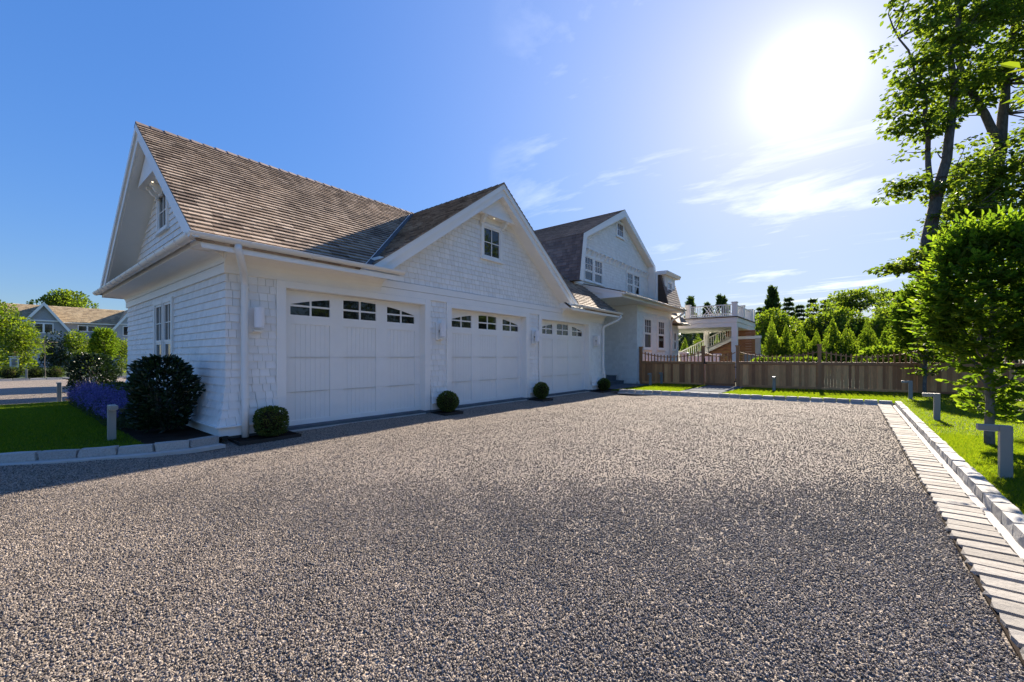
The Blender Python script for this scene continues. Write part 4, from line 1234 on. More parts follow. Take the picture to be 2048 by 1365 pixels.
# ================================================================ NEIGHBOUR'S HOUSE ACROSS THE ROAD
NB = thing('house', 'grey shingled house with tan roof and two white-edged gables across the road', 'house', (-79, 7, 0))
Gs = M['greyshingle']
MB().box(-86, -75, -6, 20, 0, 5.55).build('wall', Gs, NB)
MB().prism([(-74.6, 5.55), (-79.2, 7.75), (-83.8, 5.55)], 'Y', -3, 19.5).build('roof', M['tanroof'], NB)
MB().box(-74.75, -74.6, -3, 19.5, 5.42, 5.56).build('eave_fascia', Wt, NB)
vt = Vector((-4.6, 0, 2.2)); lt = vt.length; vt.normalize()
rt = field(lambda v: Vector((-74.55, 0, 5.56)) + vt * v, (0, 1, 0), Vector((2.2, 0, 4.6)), 0, lt, .28, lambda a, b_: [(-3, 19.5, -3, 19.5)], .05, .25, .5, 90)
emit(NB, rt, M['tanroof'], 'roof_shingle', 0)
for yc in (3.79, 11.6):
    sl_ = 1.5
    g = MB().prism([(yc - 2.6, 3.2), (yc + 2.6, 3.2), (yc + 2.6, 3.6), (yc, 7.5), (yc - 2.6, 3.6)], 'X', -77, -74.2).build('gable_wall', Gs, NB)
    MB().prism([(yc - 3.0, 3.22), (yc, 7.72), (yc + 3.0, 3.22), (yc + 2.8, 3.22), (yc, 7.42), (yc - 2.8, 3.22)], 'X', -78.9, -74.0).build('gable_roof', M['tanroof'], NB)
    MB().prism([(yc - 3.05, 3.2), (yc, 7.775), (yc + 3.05, 3.2), (yc + 2.75, 3.2), (yc, 7.33), (yc - 2.75, 3.2)], 'X', -73.99, -73.85).build('rake_board', Wt, NB)
    MB().box(-74.19, -74.1, yc - 1.35, yc + 1.35, 5.50, 5.64).build('trim_band', Wt, NB)
def nwin(a, b_, z0, z1, n):
    for k in range(n):
        u, v = a + (b_ - a) * k / n, a + (b_ - a) * (k + 1) / n
        w_ = MB(); pbox(w_, 'X', -74.2, 1, u, v, z0, z1, 0, .06)
        f = w_.build('window', Wt, NB)
        MB().box(-74.17, -74.125, u + .09, v - .09, z0 + .1, z1 - .1).build('pane', M['glass'], f)
        mm = MB().box(-74.13, -74.11, (u + v) / 2 - .02, (u + v) / 2 + .02, (z0 + z1) / 2, z1 - .1)
        mm.box(-74.13, -74.111, u + .09, v - .09, (z0 + z1) / 2 - .03, (z0 + z1) / 2 + .03); mm.build('muntin', M['black'], f)
nwin(3.0, 4.58, 4.08, 5.28, 2); nwin(10.7, 12.3, 4.05, 5.35, 2)
MB().box(-75.0, -74.9, 6.65, 8.35, 4.45, 5.25).build('window', Wt, NB)
for u in (6.75, 7.58): MB().box(-74.92, -74.88, u, u + .68, 4.55, 5.15).build('pane', M['glass'], NB)
MB().prism([(-73.2, 3.0), (-74.9, 3.5), (-74.9, 3.0)], 'Y', -4, 18).build('skirt_roof', M['tanroof'], NB)
MB().box(-74.98, -74.5, -4, 18, 0, 2.95).build('wall', Gs, NB)
for u in (11.0, 11.9, 4.0): MB().box(-74.49, -74.45, u, u + .7, 1.3, 2.7).build('window', M['glass'], NB)
settle(NB)

pr_ = thing('gate_pillar', 'white panelled gate pillar with a brass lantern on top beyond the gravel road', 'pillar', (-44, .92, 0))
MB().box(-.2, .2, -.2, .2, 0, 1.28).build('shaft', Wt, pr_); MB().box(-.25, .25, -.25, .25, 1.28, 1.34).build('cap', Wt, pr_)
for z0, z1 in ((.15, .6), (.7, 1.15)): MB().box(.2, .215, -.12, .12, z0, z1).build('panel', M['bollard'], pr_)
m, t, b = new_mat('aged_brass'); b.inputs["Base Color"].default_value = (.35, .24, .08, 1); b.inputs["Metallic"].default_value = .6; b.inputs["Roughness"].default_value = .45
la = MB().prism([(-.09, -.09), (.09, -.09), (.09, .09), (-.09, .09)], 'Z', 1.36, 1.60)
lt_ = la.build('lantern', m, pr_); MB().tube([(0, 0, 1.6), (0, 0, 1.7)], [.13, .01], 8).build('lantern_roof', m, lt_); MB().tube([(0, 0, 1.34), (0, 0, 1.36)], .06, 8).build('lantern_foot', m, lt_)
# ================================================================ PLANTS
def unit(a): return a / np.maximum(1e-9, np.linalg.norm(a, axis=1, keepdims=True))
def rdir(n): return unit(RNG.normal(0, 1, (n, 3)))
def leaf_mesh(name, C, D, S, mat, wr=.5, fold=.18, six=False, flat=None):
    """leaves: base points C, directions D, lengths S; flat: preferred leaf normal"""
    n = len(C); D = unit(D)
    ref = rdir(n) if flat is None else unit(np.asarray(flat) + RNG.normal(0, .35, (n, 3)))
    sd = unit(np.cross(D, ref)); nm = np.cross(sd, D)
    S = np.asarray(S)[:, None]; w_ = S * wr * RNG.uniform(.8, 1.2, (n, 1)); f_ = nm * w_ * fold * 2
    if six:
        V = np.stack([C, C + D * S * .28 - sd * w_ * .42 + f_ * .5, C + D * S * .68 - sd * w_ * .36 + f_ * .4, C + D * S,
                      C + D * S * .68 + sd * w_ * .36 + f_ * .4, C + D * S * .28 + sd * w_ * .42 + f_ * .5], 1)
        Fq = (np.arange(n)[:, None, None] * 6 + np.array([[0, 1, 2, 3], [0, 3, 4, 5]])[None]).reshape(-1, 4)
    else:
        V = np.stack([C, C + D * S * .5 - sd * w_ * .5 + f_ * .4, C + D * S, C + D * S * .5 + sd * w_ * .5 + f_ * .4], 1)
        Fq = (np.arange(n)[:, None] * 4 + np.arange(4)[None])
    return np_mesh(name, V.reshape(-1, 3), Fq, mat, 4)

def twig_leaves(B, T, nl, size, spread=.9, droop=.25):
    """leaves set alternately along twigs from B to B+T"""
    n = len(B); t_ = np.linspace(.12, 1.0, nl)[None, :, None] * np.ones((n, 1, 1))
    C = B[:, None, :] + T[:, None, :] * t_; C[:, :, 2] -= (t_[:, :, 0] ** 2) * .08 * np.linalg.norm(T, axis=1)[:, None]
    U = unit(T); sd = unit(np.cross(U, np.array([0, 0, 1.0]) + RNG.normal(0, .25, (n, 3))))
    sg = np.where(np.arange(nl) % 2 == 0, 1, -1)[None, :, None]
    D = U[:, None, :] + sd[:, None, :] * sg * spread + np.array([0, 0, -droop])[None, None] + RNG.normal(0, .22, (n, nl, 3))
    D[:, -1] = U + RNG.normal(0, .15, (n, 3))
    S = size * RNG.uniform(.65, 1.2, n * nl)
    return C.reshape(-1, 3), unit(D.reshape(-1, 3)), S

def limb(mb, p, q, r0, r1, wob=.05, k=5, n=8):
    p = Vector(p); q = Vector(q); L_ = (q - p).length
    pts = []
    for i in range(k + 1):
        t_ = i / k; o = Vector((random.uniform(-1, 1), random.uniform(-1, 1), random.uniform(-.3, .3))) * wob * L_ * math.sin(math.pi * t_)
        pts.append(p.lerp(q, t_) + o)
    mb.tube(pts, [r0 + (r1 - r0) * i / k for i in range(k + 1)], n)
    return pts

def plant(name, label, cat, loc, meshes, group=None, scale=1, rz=0, sz=None):
    o = thing(name, label, cat, loc, group); o.rotation_euler = (0, 0, rz)
    o.scale = (scale, scale, scale if sz is None else sz)
    for pn, me in meshes: inst(pn, me, o)
    return o

# --- hornbeams
def hornbeam(seed, top, bot, R, low, ntw, leafs, nlow=60):
    random.seed(seed)
    mb = MB(); limb(mb, (0, 0, -.05), (.02, .02, top * .9), .058, .012, .01, 8, 10)
    for k in range(16):
        a = k * 2.4; z = bot * random.uniform(.35, 1.3); r = R * random.uniform(.35, .75)
        limb(mb, (0, 0, z), (math.cos(a) * r, math.sin(a) * r, z + r * random.uniform(1.0, 1.8)), .014, .004, .06, 4, 5)
    z = bot + (top - bot) * RNG.uniform(0, 1, ntw) ** .85
    u = (z - bot) / (top - bot)
    prof = R * np.minimum(1, .60 + 1.25 * u) * np.sqrt(np.maximum(0, 1 - np.maximum(0, (u - .32) / .72) ** 1.9))
    a = RNG.uniform(0, 2 * np.pi, ntw); rr = prof * (.25 + .75 * RNG.uniform(0, 1, ntw) ** .45) * (1 + .09 * np.sin(3 * a + 5 * u))
    B = np.stack([np.cos(a) * rr * .86, np.sin(a) * rr * .86, z], 1)
    T = np.stack([np.cos(a), np.sin(a), RNG.uniform(.25, 1.0, ntw)], 1) + RNG.normal(0, .25, (ntw, 3))
    T[:, 2] += np.maximum(0, u - .55) * 2.2
    T = unit(T) * RNG.uniform(.14, .36, (ntw, 1)) * np.where(RNG.uniform(0, 1, (ntw, 1)) > .88, 1.6, 1)
    tall = (u > .72) & (RNG.uniform(0, 1, ntw) > .55)
    T[tall] = unit(np.stack([np.cos(a[tall]) * .35, np.sin(a[tall]) * .35, np.ones(tall.sum())], 1) + RNG.normal(0, .12, (tall.sum(), 3))) * RNG.uniform(.3, .5, (tall.sum(), 1))
    z2 = low + (bot - low) * RNG.uniform(0, 1, nlow); a2 = RNG.uniform(0, 2 * np.pi, nlow); r2 = R * .48 * RNG.uniform(.15, 1, nlow) * (.5 + .5 * (z2 - low) / (bot - low + 1e-6))
    B2 = np.stack([np.cos(a2) * r2, np.sin(a2) * r2, z2], 1); T2 = unit(np.stack([np.cos(a2), np.sin(a2), RNG.uniform(-.2, .9, nlow)], 1)) * RNG.uniform(.12, .3, (nlow, 1))
    C, D, S = twig_leaves(np.concatenate([B, B2]), np.concatenate([T, T2]), 11, leafs)
    fl = unit(C - np.array([0, 0, top * .45])) * .8 + np.array([0, 0, .5])
    crown = leaf_mesh('crown', C, D, S, M['hornbeam'], .55, .2, True, flat=fl)
    return [('trunk', mb.mesh('trunk', M['greybark'], True)), ('crown', crown)]
H1 = hornbeam(1, 2.85, 1.22, .68, .42, 1500, .092, 100)
plant('hornbeam_tree', 'dense young hornbeam on the lawn between two path lights', 'tree', (1.52, 8.76, .05), H1, 'hornbeams along the kerb')
H2 = hornbeam(2, 3.35, 1.45, .84, .65, 1300, .098, 80)
plant('hornbeam_tree', 'young hornbeam standing close to the cedar fence by the kerb corner', 'tree', (1.89, 19.0, .05), H2, 'hornbeams along the kerb')
h3 = plant('hornbeam_tree', 'hornbeam with a bright yellow leaf sprig reaching towards the paving', 'tree', (2.25, 4.45, .05), H1, 'hornbeams along the kerb', .85, rz=2.1)
Bs = np.array([[1.10, 3.86, 2.76], [1.06, 3.84, 2.84], [1.12, 3.86, 2.68]]); Ts = np.array([[-.33, -.16, .05], [-.30, -.15, .14], [-.30, -.16, -.02]])
C, D, S = twig_leaves(Bs, Ts, 6, .10, .7, .1)
bpy.context.view_layer.update()
spr = inst('leaf_sprig', leaf_mesh('leaf_sprig', C, D, S, M['bushy'], .42, .2, True, flat=(0, 0, 1)), h3); spr.matrix_parent_inverse = h3.matrix_world.inverted()
mb = MB()
for q_ in (0, 1, 2): limb(mb, (1.9, 4.2, 2.2), tuple(Bs[q_] + Ts[q_] * .9), .012, .003, .03, 5, 5)
br_ = inst('branch', mb.mesh('branch', M['greybark']), h3); br_.matrix_parent_inverse = h3.matrix_world.inverted()

# --- maples behind the fence
def spray(Cs, n, r, size, flat=.28):
    """flattish drooping sprays of leaves round each centre"""
    k = len(Cs); a = RNG.uniform(0, 2 * np.pi, (k, n)); q = np.sqrt(RNG.uniform(0, 1, (k, n))) * r * RNG.uniform(.6, 1.2, (k, 1))
    P = np.stack([np.cos(a) * q, np.sin(a) * q, RNG.normal(0, flat * r * .5, (k, n)) - q * q * .25 / r], 2) + Cs[:, None, :]
    D = np.stack([np.cos(a), np.sin(a), RNG.uniform(-.9, .0, (k, n))], 2) + RNG.normal(0, .4, (k, n, 3))
    return P.reshape(-1, 3), unit(D.reshape(-1, 3)), size * RNG.uniform(.6, 1.2, k * n)
def along(pts, n, sp):
    pts = np.array([tuple(p) for p in pts]); i = RNG.integers(0, len(pts) - 1, n); f = RNG.uniform(0, 1, (n, 1))
    return pts[i] * (1 - f) + pts[i + 1] * f + RNG.normal(0, 1, (n, 3)) * np.array(sp)
def tree_obj(name, label, base, limbs, cents, n, r, size, mat, group):
    mb = MB()
    for p, q, r0, r1, wob, k in limbs: limb(mb, p, q, r0, r1, wob, k, 9)
    # twigs to the sprays
    ends = [Vector(l[1]) for l in limbs] + [Vector(l[0]).lerp(Vector(l[1]), .5) for l in limbs]
    for c in cents[::2]:
        v = Vector(c); e = min(ends, key=lambda x: (x - v).length)
        if (e - v).length < 3.5: limb(mb, e, v, .03, .008, .08, 4, 5)
    C, D, S = spray(cents, n, r, size)
    o = thing(name, label, 'tree', base, group)
    inv = Matrix.Translation(o.location).inverted()
    a = inst('trunk', mb.mesh('trunk', M['bark'], True), o); a.matrix_parent_inverse = inv
    b_ = inst('crown', leaf_mesh('crown', C, D, S, mat, .8, .15, True, flat=(0, 0, 1)), o); b_.matrix_parent_inverse = inv
    return o
random.seed(11)
L1 = [((2.2, 23.7, 0), (2.35, 23.72, 4.5), .34, .26, .01, 4), ((2.35, 23.72, 4.5), (2.72, 24.0, 7.7), .26, .20, .02, 4), ((2.72, 24.0, 7.7), (3.20, 24.4, 10.9), .19, .14, .03, 4),
      ((3.2, 24.4, 10.9), (3.35, 24.5, 17.5), .14, .05, .02, 5), ((2.66, 23.95, 7.5), (2.45, 23.8, 9.6), .11, .09, .03, 4), ((2.45, 23.8, 9.6), (2.34, 23.7, 12.2), .09, .06, .04, 4),
      ((2.34, 23.7, 12.2), (1.55, 23.1, 14.2), .05, .03, .06, 4), ((1.55, 23.1, 14.2), (1.2, 22.8, 16.5), .03, .012, .10, 4), ((1.45, 23.0, 14.6), (2.3, 23.3, 17.2), .025, .01, .10, 4),
      ((2.36, 23.73, 4.6), (1.2, 22.9, 5.1), .07, .02, .05, 4), ((2.4, 23.8, 5.6), (3.6, 24.3, 7.0), .09, .03, .05, 4)]
c1 = np.concatenate([along([(1.15, 22.9, 4.95), (1.9, 23.3, 5.15), (2.4, 23.6, 5.8)], 16, (.2, .3, .16)),
                     along([(2.0, 23.5, 5.4), (3.6, 24.3, 6.4), (4.2, 24.6, 7.5)], 26, (.5, .8, .5)),
                     along([(1.55, 23.2, 8.1), (2.0, 23.5, 8.3), (2.5, 23.9, 7.6)], 12, (.22, .3, .2)),
                     along([(2.9, 24.0, 7.4), (3.6, 24.2, 8.0)], 14, (.5, .6, .5)),
                     along([(1.45, 23.1, 10.2), (2.2, 23.6, 11.0), (2.9, 24.1, 10.0)], 26, (.3, .5, .45)),
                     along([(1.25, 22.9, 11.6), (2.2, 23.6, 12.2), (3.2, 24.3, 12.3)], 30, (.3, .6, .5)),
                     along([(1.75, 23.1, 13.9), (2.6, 23.7, 13.6), (4.2, 24.7, 13.2)], 38, (.35, .7, .6)),
                     along([(2.0, 23.2, 15.2), (3.4, 24.4, 15.4), (4.8, 25, 15.6)], 46, (.5, .8, .7)),
                     along([(2.6, 23.7, 17.2), (4.8, 25, 17.4)], 34, (.7, .9, .7))])
tree_obj('maple_tree', 'tall maple with a forked trunk and a low branch behind the fence', (2.2, 23.7, 0), L1, c1, 42, .46, .19, M['maple'], 'maples behind the fence')
L2 = [((4.6, 27.5, 0), (4.75, 27.6, 7.6), .42, .30, .01, 5), ((4.75, 27.6, 7.6), (5.18, 27.95, 10.7), .30, .25, .02, 4), ((5.18, 27.95, 10.7), (4.05, 27.1, 13.3), .17, .12, .02, 4),
      ((5.18, 27.95, 10.7), (5.35, 28.1, 13.4), .2, .15, .02, 4), ((4.05, 27.1, 13.3), (3.3, 26.6, 18), .12, .04, .04, 4), ((5.35, 28.1, 13.4), (5.8, 28.3, 19), .15, .05, .03, 4),
      ((4.75, 27.6, 7.6), (3.6, 26.8, 9.0), .09, .03, .05, 4), ((4.8, 27.7, 7.9), (6.2, 28.4, 9.4), .1, .03, .05, 4)]
c2 = np.concatenate([along([(3.4, 26.6, 7.0), (4.6, 27.3, 7.6), (6.6, 28.6, 7.5)], 60, (.5, .8, .7)), along([(3.2, 26.5, 9.0), (4.6, 27.2, 9.4), (6.8, 28.6, 9.2)], 60, (.5, .8, .6)),
                     along([(5.9, 28.2, 10.6), (7.2, 29, 11.2)], 24, (.4, .8, .7)), along([(3.4, 26.6, 13.0), (5.0, 27.5, 13.5), (7.2, 28.8, 13.4)], 60, (.5, .8, .7)),
                     along([(3.3, 26.4, 15.6), (7.4, 28.8, 15.8)], 80, (.5, .9, .9)), along([(3.2, 26.4, 17.8), (7.4, 28.8, 18.0)], 60, (.6, .9, .8)), along([(4.2, 26.8, 5.2), (7.0, 28.6, 5.2)], 50, (.5, .9, .9))])
tree_obj('maple_tree', 'thick-trunked maple with a wide V fork behind the hornbeams', (4.6, 27.5, 0), L2, c2, 50, .62, .2, M['maple'], 'maples behind the fence')
# further trees along the lawn on the right; the dark window panes mirror them
def simple_crown(seed, n, size, mat, rx, rz, z0, lumps=14, six=False):
    rg = np.random.default_rng(seed)
    cz = rg.uniform(0, 1, lumps); ang = rg.uniform(0, 6.283, lumps); q = rg.uniform(.2, .72, lumps)
    cen = np.stack([np.cos(ang) * q * rx * np.sin(np.pi * (.12 + .8 * cz)), np.sin(ang) * q * rx * np.sin(np.pi * (.12 + .8 * cz)), z0 + rz * (.12 + .76 * cz)], 1)
    i = rg.integers(0, lumps, n); v = unit(rg.normal(0, 1, (n, 3))); r = rg.uniform(.55, 1.0, (n, 1)) ** .6
    P = cen[i] + v * r * np.array([rx * .42, rx * .42, rz * .19]) * rg.uniform(.7, 1.15, (lumps, 1))[i]
    D = v + np.array([0, 0, .25]) + rg.normal(0, .5, (n, 3))
    return leaf_mesh('crown', P, D, size * rg.uniform(.6, 1.3, n), mat, .65, .15, six)
def trunk_mesh(h, r, seed=0):
    random.seed(seed); mb = MB(); limb(mb, (0, 0, -.1), (0, 0, h * .8), r, r * .3, .03, 6, 8)
    for k in range(9):
        a = k * 2.4; z = h * (.25 + .06 * k); l_ = h * .22
        limb(mb, (0, 0, z), (math.cos(a) * l_, math.sin(a) * l_, z + l_ * .8), r * .35, r * .1, .06, 4, 6)
    return mb.mesh('trunk', M['bark'], True)
BR = [('trunk', trunk_mesh(8, .2, 3)), ('crown', simple_crown(31, 7000, .2, M['maple'], 3.4, 8.0, .6, 26))]
for k, (x, y, s, rz) in enumerate(((9.5, 14.0, 1.1, 0), (10.5, 20.0, 1.25, 2), (9.5, 26.5, 1.3, 4), (10.5, 8.0, 1.0, 1))):
    plant('broadleaf_tree', 'leafy boundary tree at the far side of the lawn', 'tree', (x, y, .03), BR, 'boundary trees beyond the lawn', s, rz)

# --- clipped boxwood balls
def ball(seed, r, n, leaf, mat, sq=.0):
    rg = np.random.default_rng(seed); v = unit(rg.normal(0, 1, (n, 3)))
    if sq: v = v / np.maximum(np.abs(v).max(1, keepdims=True), .0001) * sq + v * (1 - sq)
    q = r * rg.uniform(.84, 1.03, (n, 1))
    return leaf_mesh('foliage', v * q + np.array([0, 0, r * .98]), v + rg.normal(0, .6, (n, 3)), leaf * rg.uniform(.7, 1.3, n), mat, .6, .2)
def core(r, k=.84):
    mb = MB(); n = 10
    for i in range(n + 1):
        for j in range(14):
            a = math.pi * i / n; b_ = 2 * math.pi * j / 14; mb.v.append((r * k * math.sin(a) * math.cos(b_), r * k * math.sin(a) * math.sin(b_), r * .98 + r * k * math.cos(a)))
    for i in range(n):
        for j in range(14): mb.f.append((i * 14 + j, (i + 1) * 14 + j, (i + 1) * 14 + (j + 1) % 14, i * 14 + (j + 1) % 14))
    return mb.mesh('inner_twigs', M['soil'], True)
BX = [('inner_twigs', core(.225)), ('foliage', ball(41, .235, 3600, .032, M['boxwood'], .0))]
BX1 = [('inner_twigs', core(.225)), ('foliage', ball(42, .225, 3600, .032, M['boxwood'], .35))]
plant('boxwood_shrub', 'clipped boxwood at the foot of the downspout by the first garage door', 'shrub', (-7.36, 2.86, .03), BX1, 'boxwoods along the garage')
plant('boxwood_shrub', 'clipped boxwood ball between the first and second garage doors', 'shrub', (-7.36, 6.72, .03), BX, 'boxwoods along the garage', 1.04, 1, .97)
plant('boxwood_shrub', 'clipped boxwood ball between the second and third garage doors', 'shrub', (-7.36, 10.55, .03), BX, 'boxwoods along the garage', .97, 2, 1.03)
plant('boxwood_shrub', 'clipped boxwood ball at the garage end beside the entry steps', 'shrub', (-7.36, 14.75, .03), BX, 'boxwoods along the garage', 1.0, 3, .94)

# --- planting bed by the gable wall
def holly(seed, R, H, n):
    rg = np.random.default_rng(seed); u = rg.uniform(0, 1, n); a = rg.uniform(0, 6.283, n)
    prof = R * np.minimum(1, .72 + .9 * u) * np.sqrt(np.maximum(.02, 1 - np.maximum(0, (u - .5) / .52) ** 2.6)) * (1 + .16 * np.sin(3 * a + 7 * u) + .10 * np.sin(5 * a - 11 * u + 1))
    q = prof * rg.uniform(0.1, 1, n) ** .3 * np.where(rg.uniform(0, 1, n) > .93, 1.16, 1)
    P = np.stack([np.cos(a) * q, np.sin(a) * q, .08 + H * u], 1); D = np.stack([np.cos(a), np.sin(a), rg.uniform(.0, 1.0, n)], 1) + rg.normal(0, .45, (n, 3))
    random.seed(seed); mb = MB()
    for k in range(9):
        b_ = k * 2.4; limb(mb, (0, 0, -.05), (math.cos(b_) * R * .6, math.sin(b_) * R * .6, H * random.uniform(.6, .95)), .018, .006, .06, 4, 6)
    return [('stems', mb.mesh('stems', M['bark'], True)), ('foliage', leaf_mesh('foliage', P, D, .085 * rg.uniform(.7, 1.25, n), M['holly'], .52, .25, True))]
plant('evergreen_shrub', 'dark glossy evergreen shrub at the house corner beside the tall window', 'shrub', (-8.78, 1.76, .06), holly(51, .40, 1.14, 3900), 'dark shrubs in the bed')
plant('evergreen_shrub', 'dark glossy evergreen shrub at the road end of the flower bed', 'shrub', (-16.2, 1.72, .06), holly(52, .44, 1.22, 3600), 'dark shrubs in the bed')
LOW = [('inner_twigs', core(.24)), ('foliage', ball(43, .26, 1500, .05, M['boxwood'], .2))]
for k, x in enumerate((-14.9, -14.1, -13.3, -12.5, -11.7, -10.9, -10.2)):
    plant('low_shrub', 'low rounded green shrub in the row behind the catmint', 'shrub', (x, 1.98, .06), LOW, 'low shrubs under the gable wall', 1.05 + .1 * (k % 2), k)
n = 15000
xs = RNG.uniform(-15.7, -9.25, n); ys = RNG.normal(1.50, .16, n).clip(1.24, 1.88)
hz = (.46 + .07 * np.sin(xs * 2.6) + .04 * np.sin(xs * 5.1 + ys * 8)) * np.sqrt(np.maximum(.1, 1 - ((ys - 1.52) / .40) ** 2))
zl = hz * RNG.uniform(.05, .85, n)
cm = leaf_mesh('catmint_leaves', np.stack([xs, ys, .06 + zl], 1), rdir(n) + np.array([0, -.3, .5]), .04 * RNG.uniform(.6, 1.3, n), M['catleaf'], .5)
o = bpy.data.objects.new('catmint_leaves', cm); link(o); tag(o, 'grey-green catmint leaves massed along the shaded bed', 'catmint', kind='stuff')
ns = 1500; nf_ = 9
xs = RNG.uniform(-15.7, -9.2, ns); ys = RNG.normal(1.47, .17, ns).clip(1.20, 1.88)
hz = (.46 + .07 * np.sin(xs * 2.6) + .04 * np.sin(xs * 5.1 + ys * 8)) * np.sqrt(np.maximum(.1, 1 - ((ys - 1.52) / .42) ** 2))
T = unit(np.stack([RNG.normal(0, .3, ns), RNG.normal(-.15, .3, ns), np.ones(ns)], 1)) * RNG.uniform(.10, .22, (ns, 1))
B = np.stack([xs, ys, .06 + hz * RNG.uniform(.55, 1.0, ns)], 1)
P = (B[:, None] + T[:, None] * np.linspace(0, 1, nf_)[None, :, None] + RNG.normal(0, .008, (ns, nf_, 3))).reshape(-1, 3)
cm = leaf_mesh('catmint_flowers', P, rdir(len(P)), .026 * RNG.uniform(.6, 1.3, len(P)), M['catflower'], .7)
o = bpy.data.objects.new('catmint_flowers', cm); link(o); tag(o, 'violet-blue catmint flower spikes along the shaded bed', 'flowers', kind='stuff')

# --- trees across the road on the left
random.seed(5)
BT1 = [('trunk', trunk_mesh(3.6, .09, 5)), ('crown', simple_crown(61, 5200, .17, M['bushy'], 1.75, 4.3, .05, 30))]
BT2 = [('trunk', trunk_mesh(2.6, .06, 6)), ('crown', simple_crown(62, 3400, .15, M['bushy'], 1.25, 3.6, .05, 24))]
BT3 = [('trunk', trunk_mesh(2.4, .05, 7)), ('crown', simple_crown(63, 2600, .13, M['holly'], 1.1, 2.8, .05, 20))]
plant('broadleaf_tree', 'full green tree branched to the ground right behind the gate pillar', 'tree', (-47.5, .2, 0), BT1, 'screen trees across the road', 1.15)
plant('broadleaf_tree', 'broad green tree overlapping the left gable of the grey house', 'tree', (-44.5, 1.25, 0), BT1, 'screen trees across the road', .80, 2)
plant('broadleaf_tree', 'dark low tree between the gate pillar and the yellow-green tree', 'tree', (-41.5, 2.75, 0), BT3, 'screen trees across the road', 1.0)
plant('broadleaf_tree', 'bright yellow-green tree below the middle windows of the grey house', 'tree', (-41.5, 3.75, 0), BT2, 'screen trees across the road', .86)
plant('broadleaf_tree', 'green tree between the yellow-green tree and the clipped hornbeam across the road', 'tree', (-43.5, 4.9, 0), BT2, 'screen trees across the road', .78, 2)
plant('hornbeam_tree', 'small clipped hornbeam with a pale trunk across the gravel road', 'tree', (-37.8, 4.55, 0), H2, None, .86)
plant('broadleaf_tree', 'green tree against the right gable of the grey house', 'tree', (-44, 6.3, 0), BT2, 'screen trees across the road', .74, 4)
plant('broadleaf_tree', 'low dark tree at the foot of the grey house beside the garage corner', 'tree', (-46, 7.6, 0), BT3, 'screen trees across the road', .95, 4)
SAP = MB(); limb(SAP, (0, 0, -.1), (.05, 0, 2.4), .025, .008, .02, 5, 6)
C, D, S = twig_leaves(np.stack([RNG.normal(0, .12, 30), RNG.normal(0, .12, 30), RNG.uniform(1.3, 2.4, 30)], 1), rdir(30) * .25, 6, .1)
plant('sapling', 'thin young sapling at the road edge across the gravel', 'tree', (-36.0, 1.88, 0), [('trunk', SAP.mesh('trunk', M['bark'])), ('crown', leaf_mesh('crown', C, D, S, M['bushy']))])
BXS = [('inner_twigs', core(.42)), ('foliage', ball(44, .44, 1400, .07, M['boxwood'], 0))]
for k, y in enumerate((-.2, .62, 1.55, 2.35)):
    plant('boxwood_shrub', 'clipped boxwood mound in the row before the gate pillar', 'shrub', (-37.0, y, 0), BXS, 'boxwood mounds across the road', .85, k)
BGT = [('trunk', trunk_mesh(9, .25, 8)), ('crown', simple_crown(64, 6000, .33, M['maple'], 3.6, 4.6, 6.0, 22))]
plant('broadleaf_tree', 'round-headed tree rising behind the tan roof of the grey house', 'tree', (-88, 6.7, 0), BGT)

# --- evergreen screen and woodland beyond the fence on the right
def arbor_mesh(seed, n, R, H, size, mat, up=1.2, pw=.8):
    rg = np.random.default_rng(seed); u = rg.uniform(0, 1, n) ** 1.25; a = rg.uniform(0, 6.283, n)
    prof = R * (1 - u) ** pw * (1 + .16 * np.sin(5 * a + 14 * u) + .12 * np.sin(2 * a + 23 * u)) * np.minimum(1, .55 + 5 * u)
    nb = 90; bi = rg.integers(0, nb, n); bl = rg.uniform(.5, 1.55, nb)[bi]; ba = rg.uniform(0, 6.283, nb); bu = rg.uniform(0, .90, nb) ** 1.1
    s_ = rg.uniform(0, 1, n); u = np.clip(bu[bi] + (.05 + .10 * s_) * rg.uniform(.3, 1.6, n) * (1.15 - bu[bi]), 0, 1.2); u = np.where(u > .995, rg.uniform(.2, .99, n), u); a = ba[bi] + rg.normal(0, .28, n)
    prof = R * np.maximum(.03, 1 - np.minimum(u, 1)) ** pw * np.minimum(1, .6 + 3 * u) * bl
    q = prof * (.25 + .75 * s_)
    P = np.stack([np.cos(a) * q, np.sin(a) * q, .05 + H * u], 1) + rg.normal(0, .03 * R, (n, 3)); D = np.stack([np.cos(a), np.sin(a), np.full(n, up)], 1) + rg.normal(0, .4, (n, 3))
    return leaf_mesh('crown', P, D, size * rg.uniform(.6, 1.4, n), mat, .4, .1)
def spruce_mesh(seed, n, R, H, size, mat):
    rg = np.random.default_rng(seed); tiers = 15; k = rg.integers(0, tiers, n); u = (k + .25 * rg.uniform(0, 1, n)) / tiers; a = rg.uniform(0, 6.283, n)
    br = np.round(a / .45) * .45 + k; q = R * (1 - u) ** .9 * rg.uniform(.1, 1, n) ** .7
    P = np.stack([np.cos(br) * q + rg.normal(0, .12, n), np.sin(br) * q + rg.normal(0, .12, n), .3 + H * u - q * .22], 1); D = np.stack([np.cos(br), np.sin(br), np.full(n, -.1)], 1) + rg.normal(0, .5, (n, 3))
    return leaf_mesh('crown', P, D, size * rg.uniform(.6, 1.4, n), mat, .4, .1)
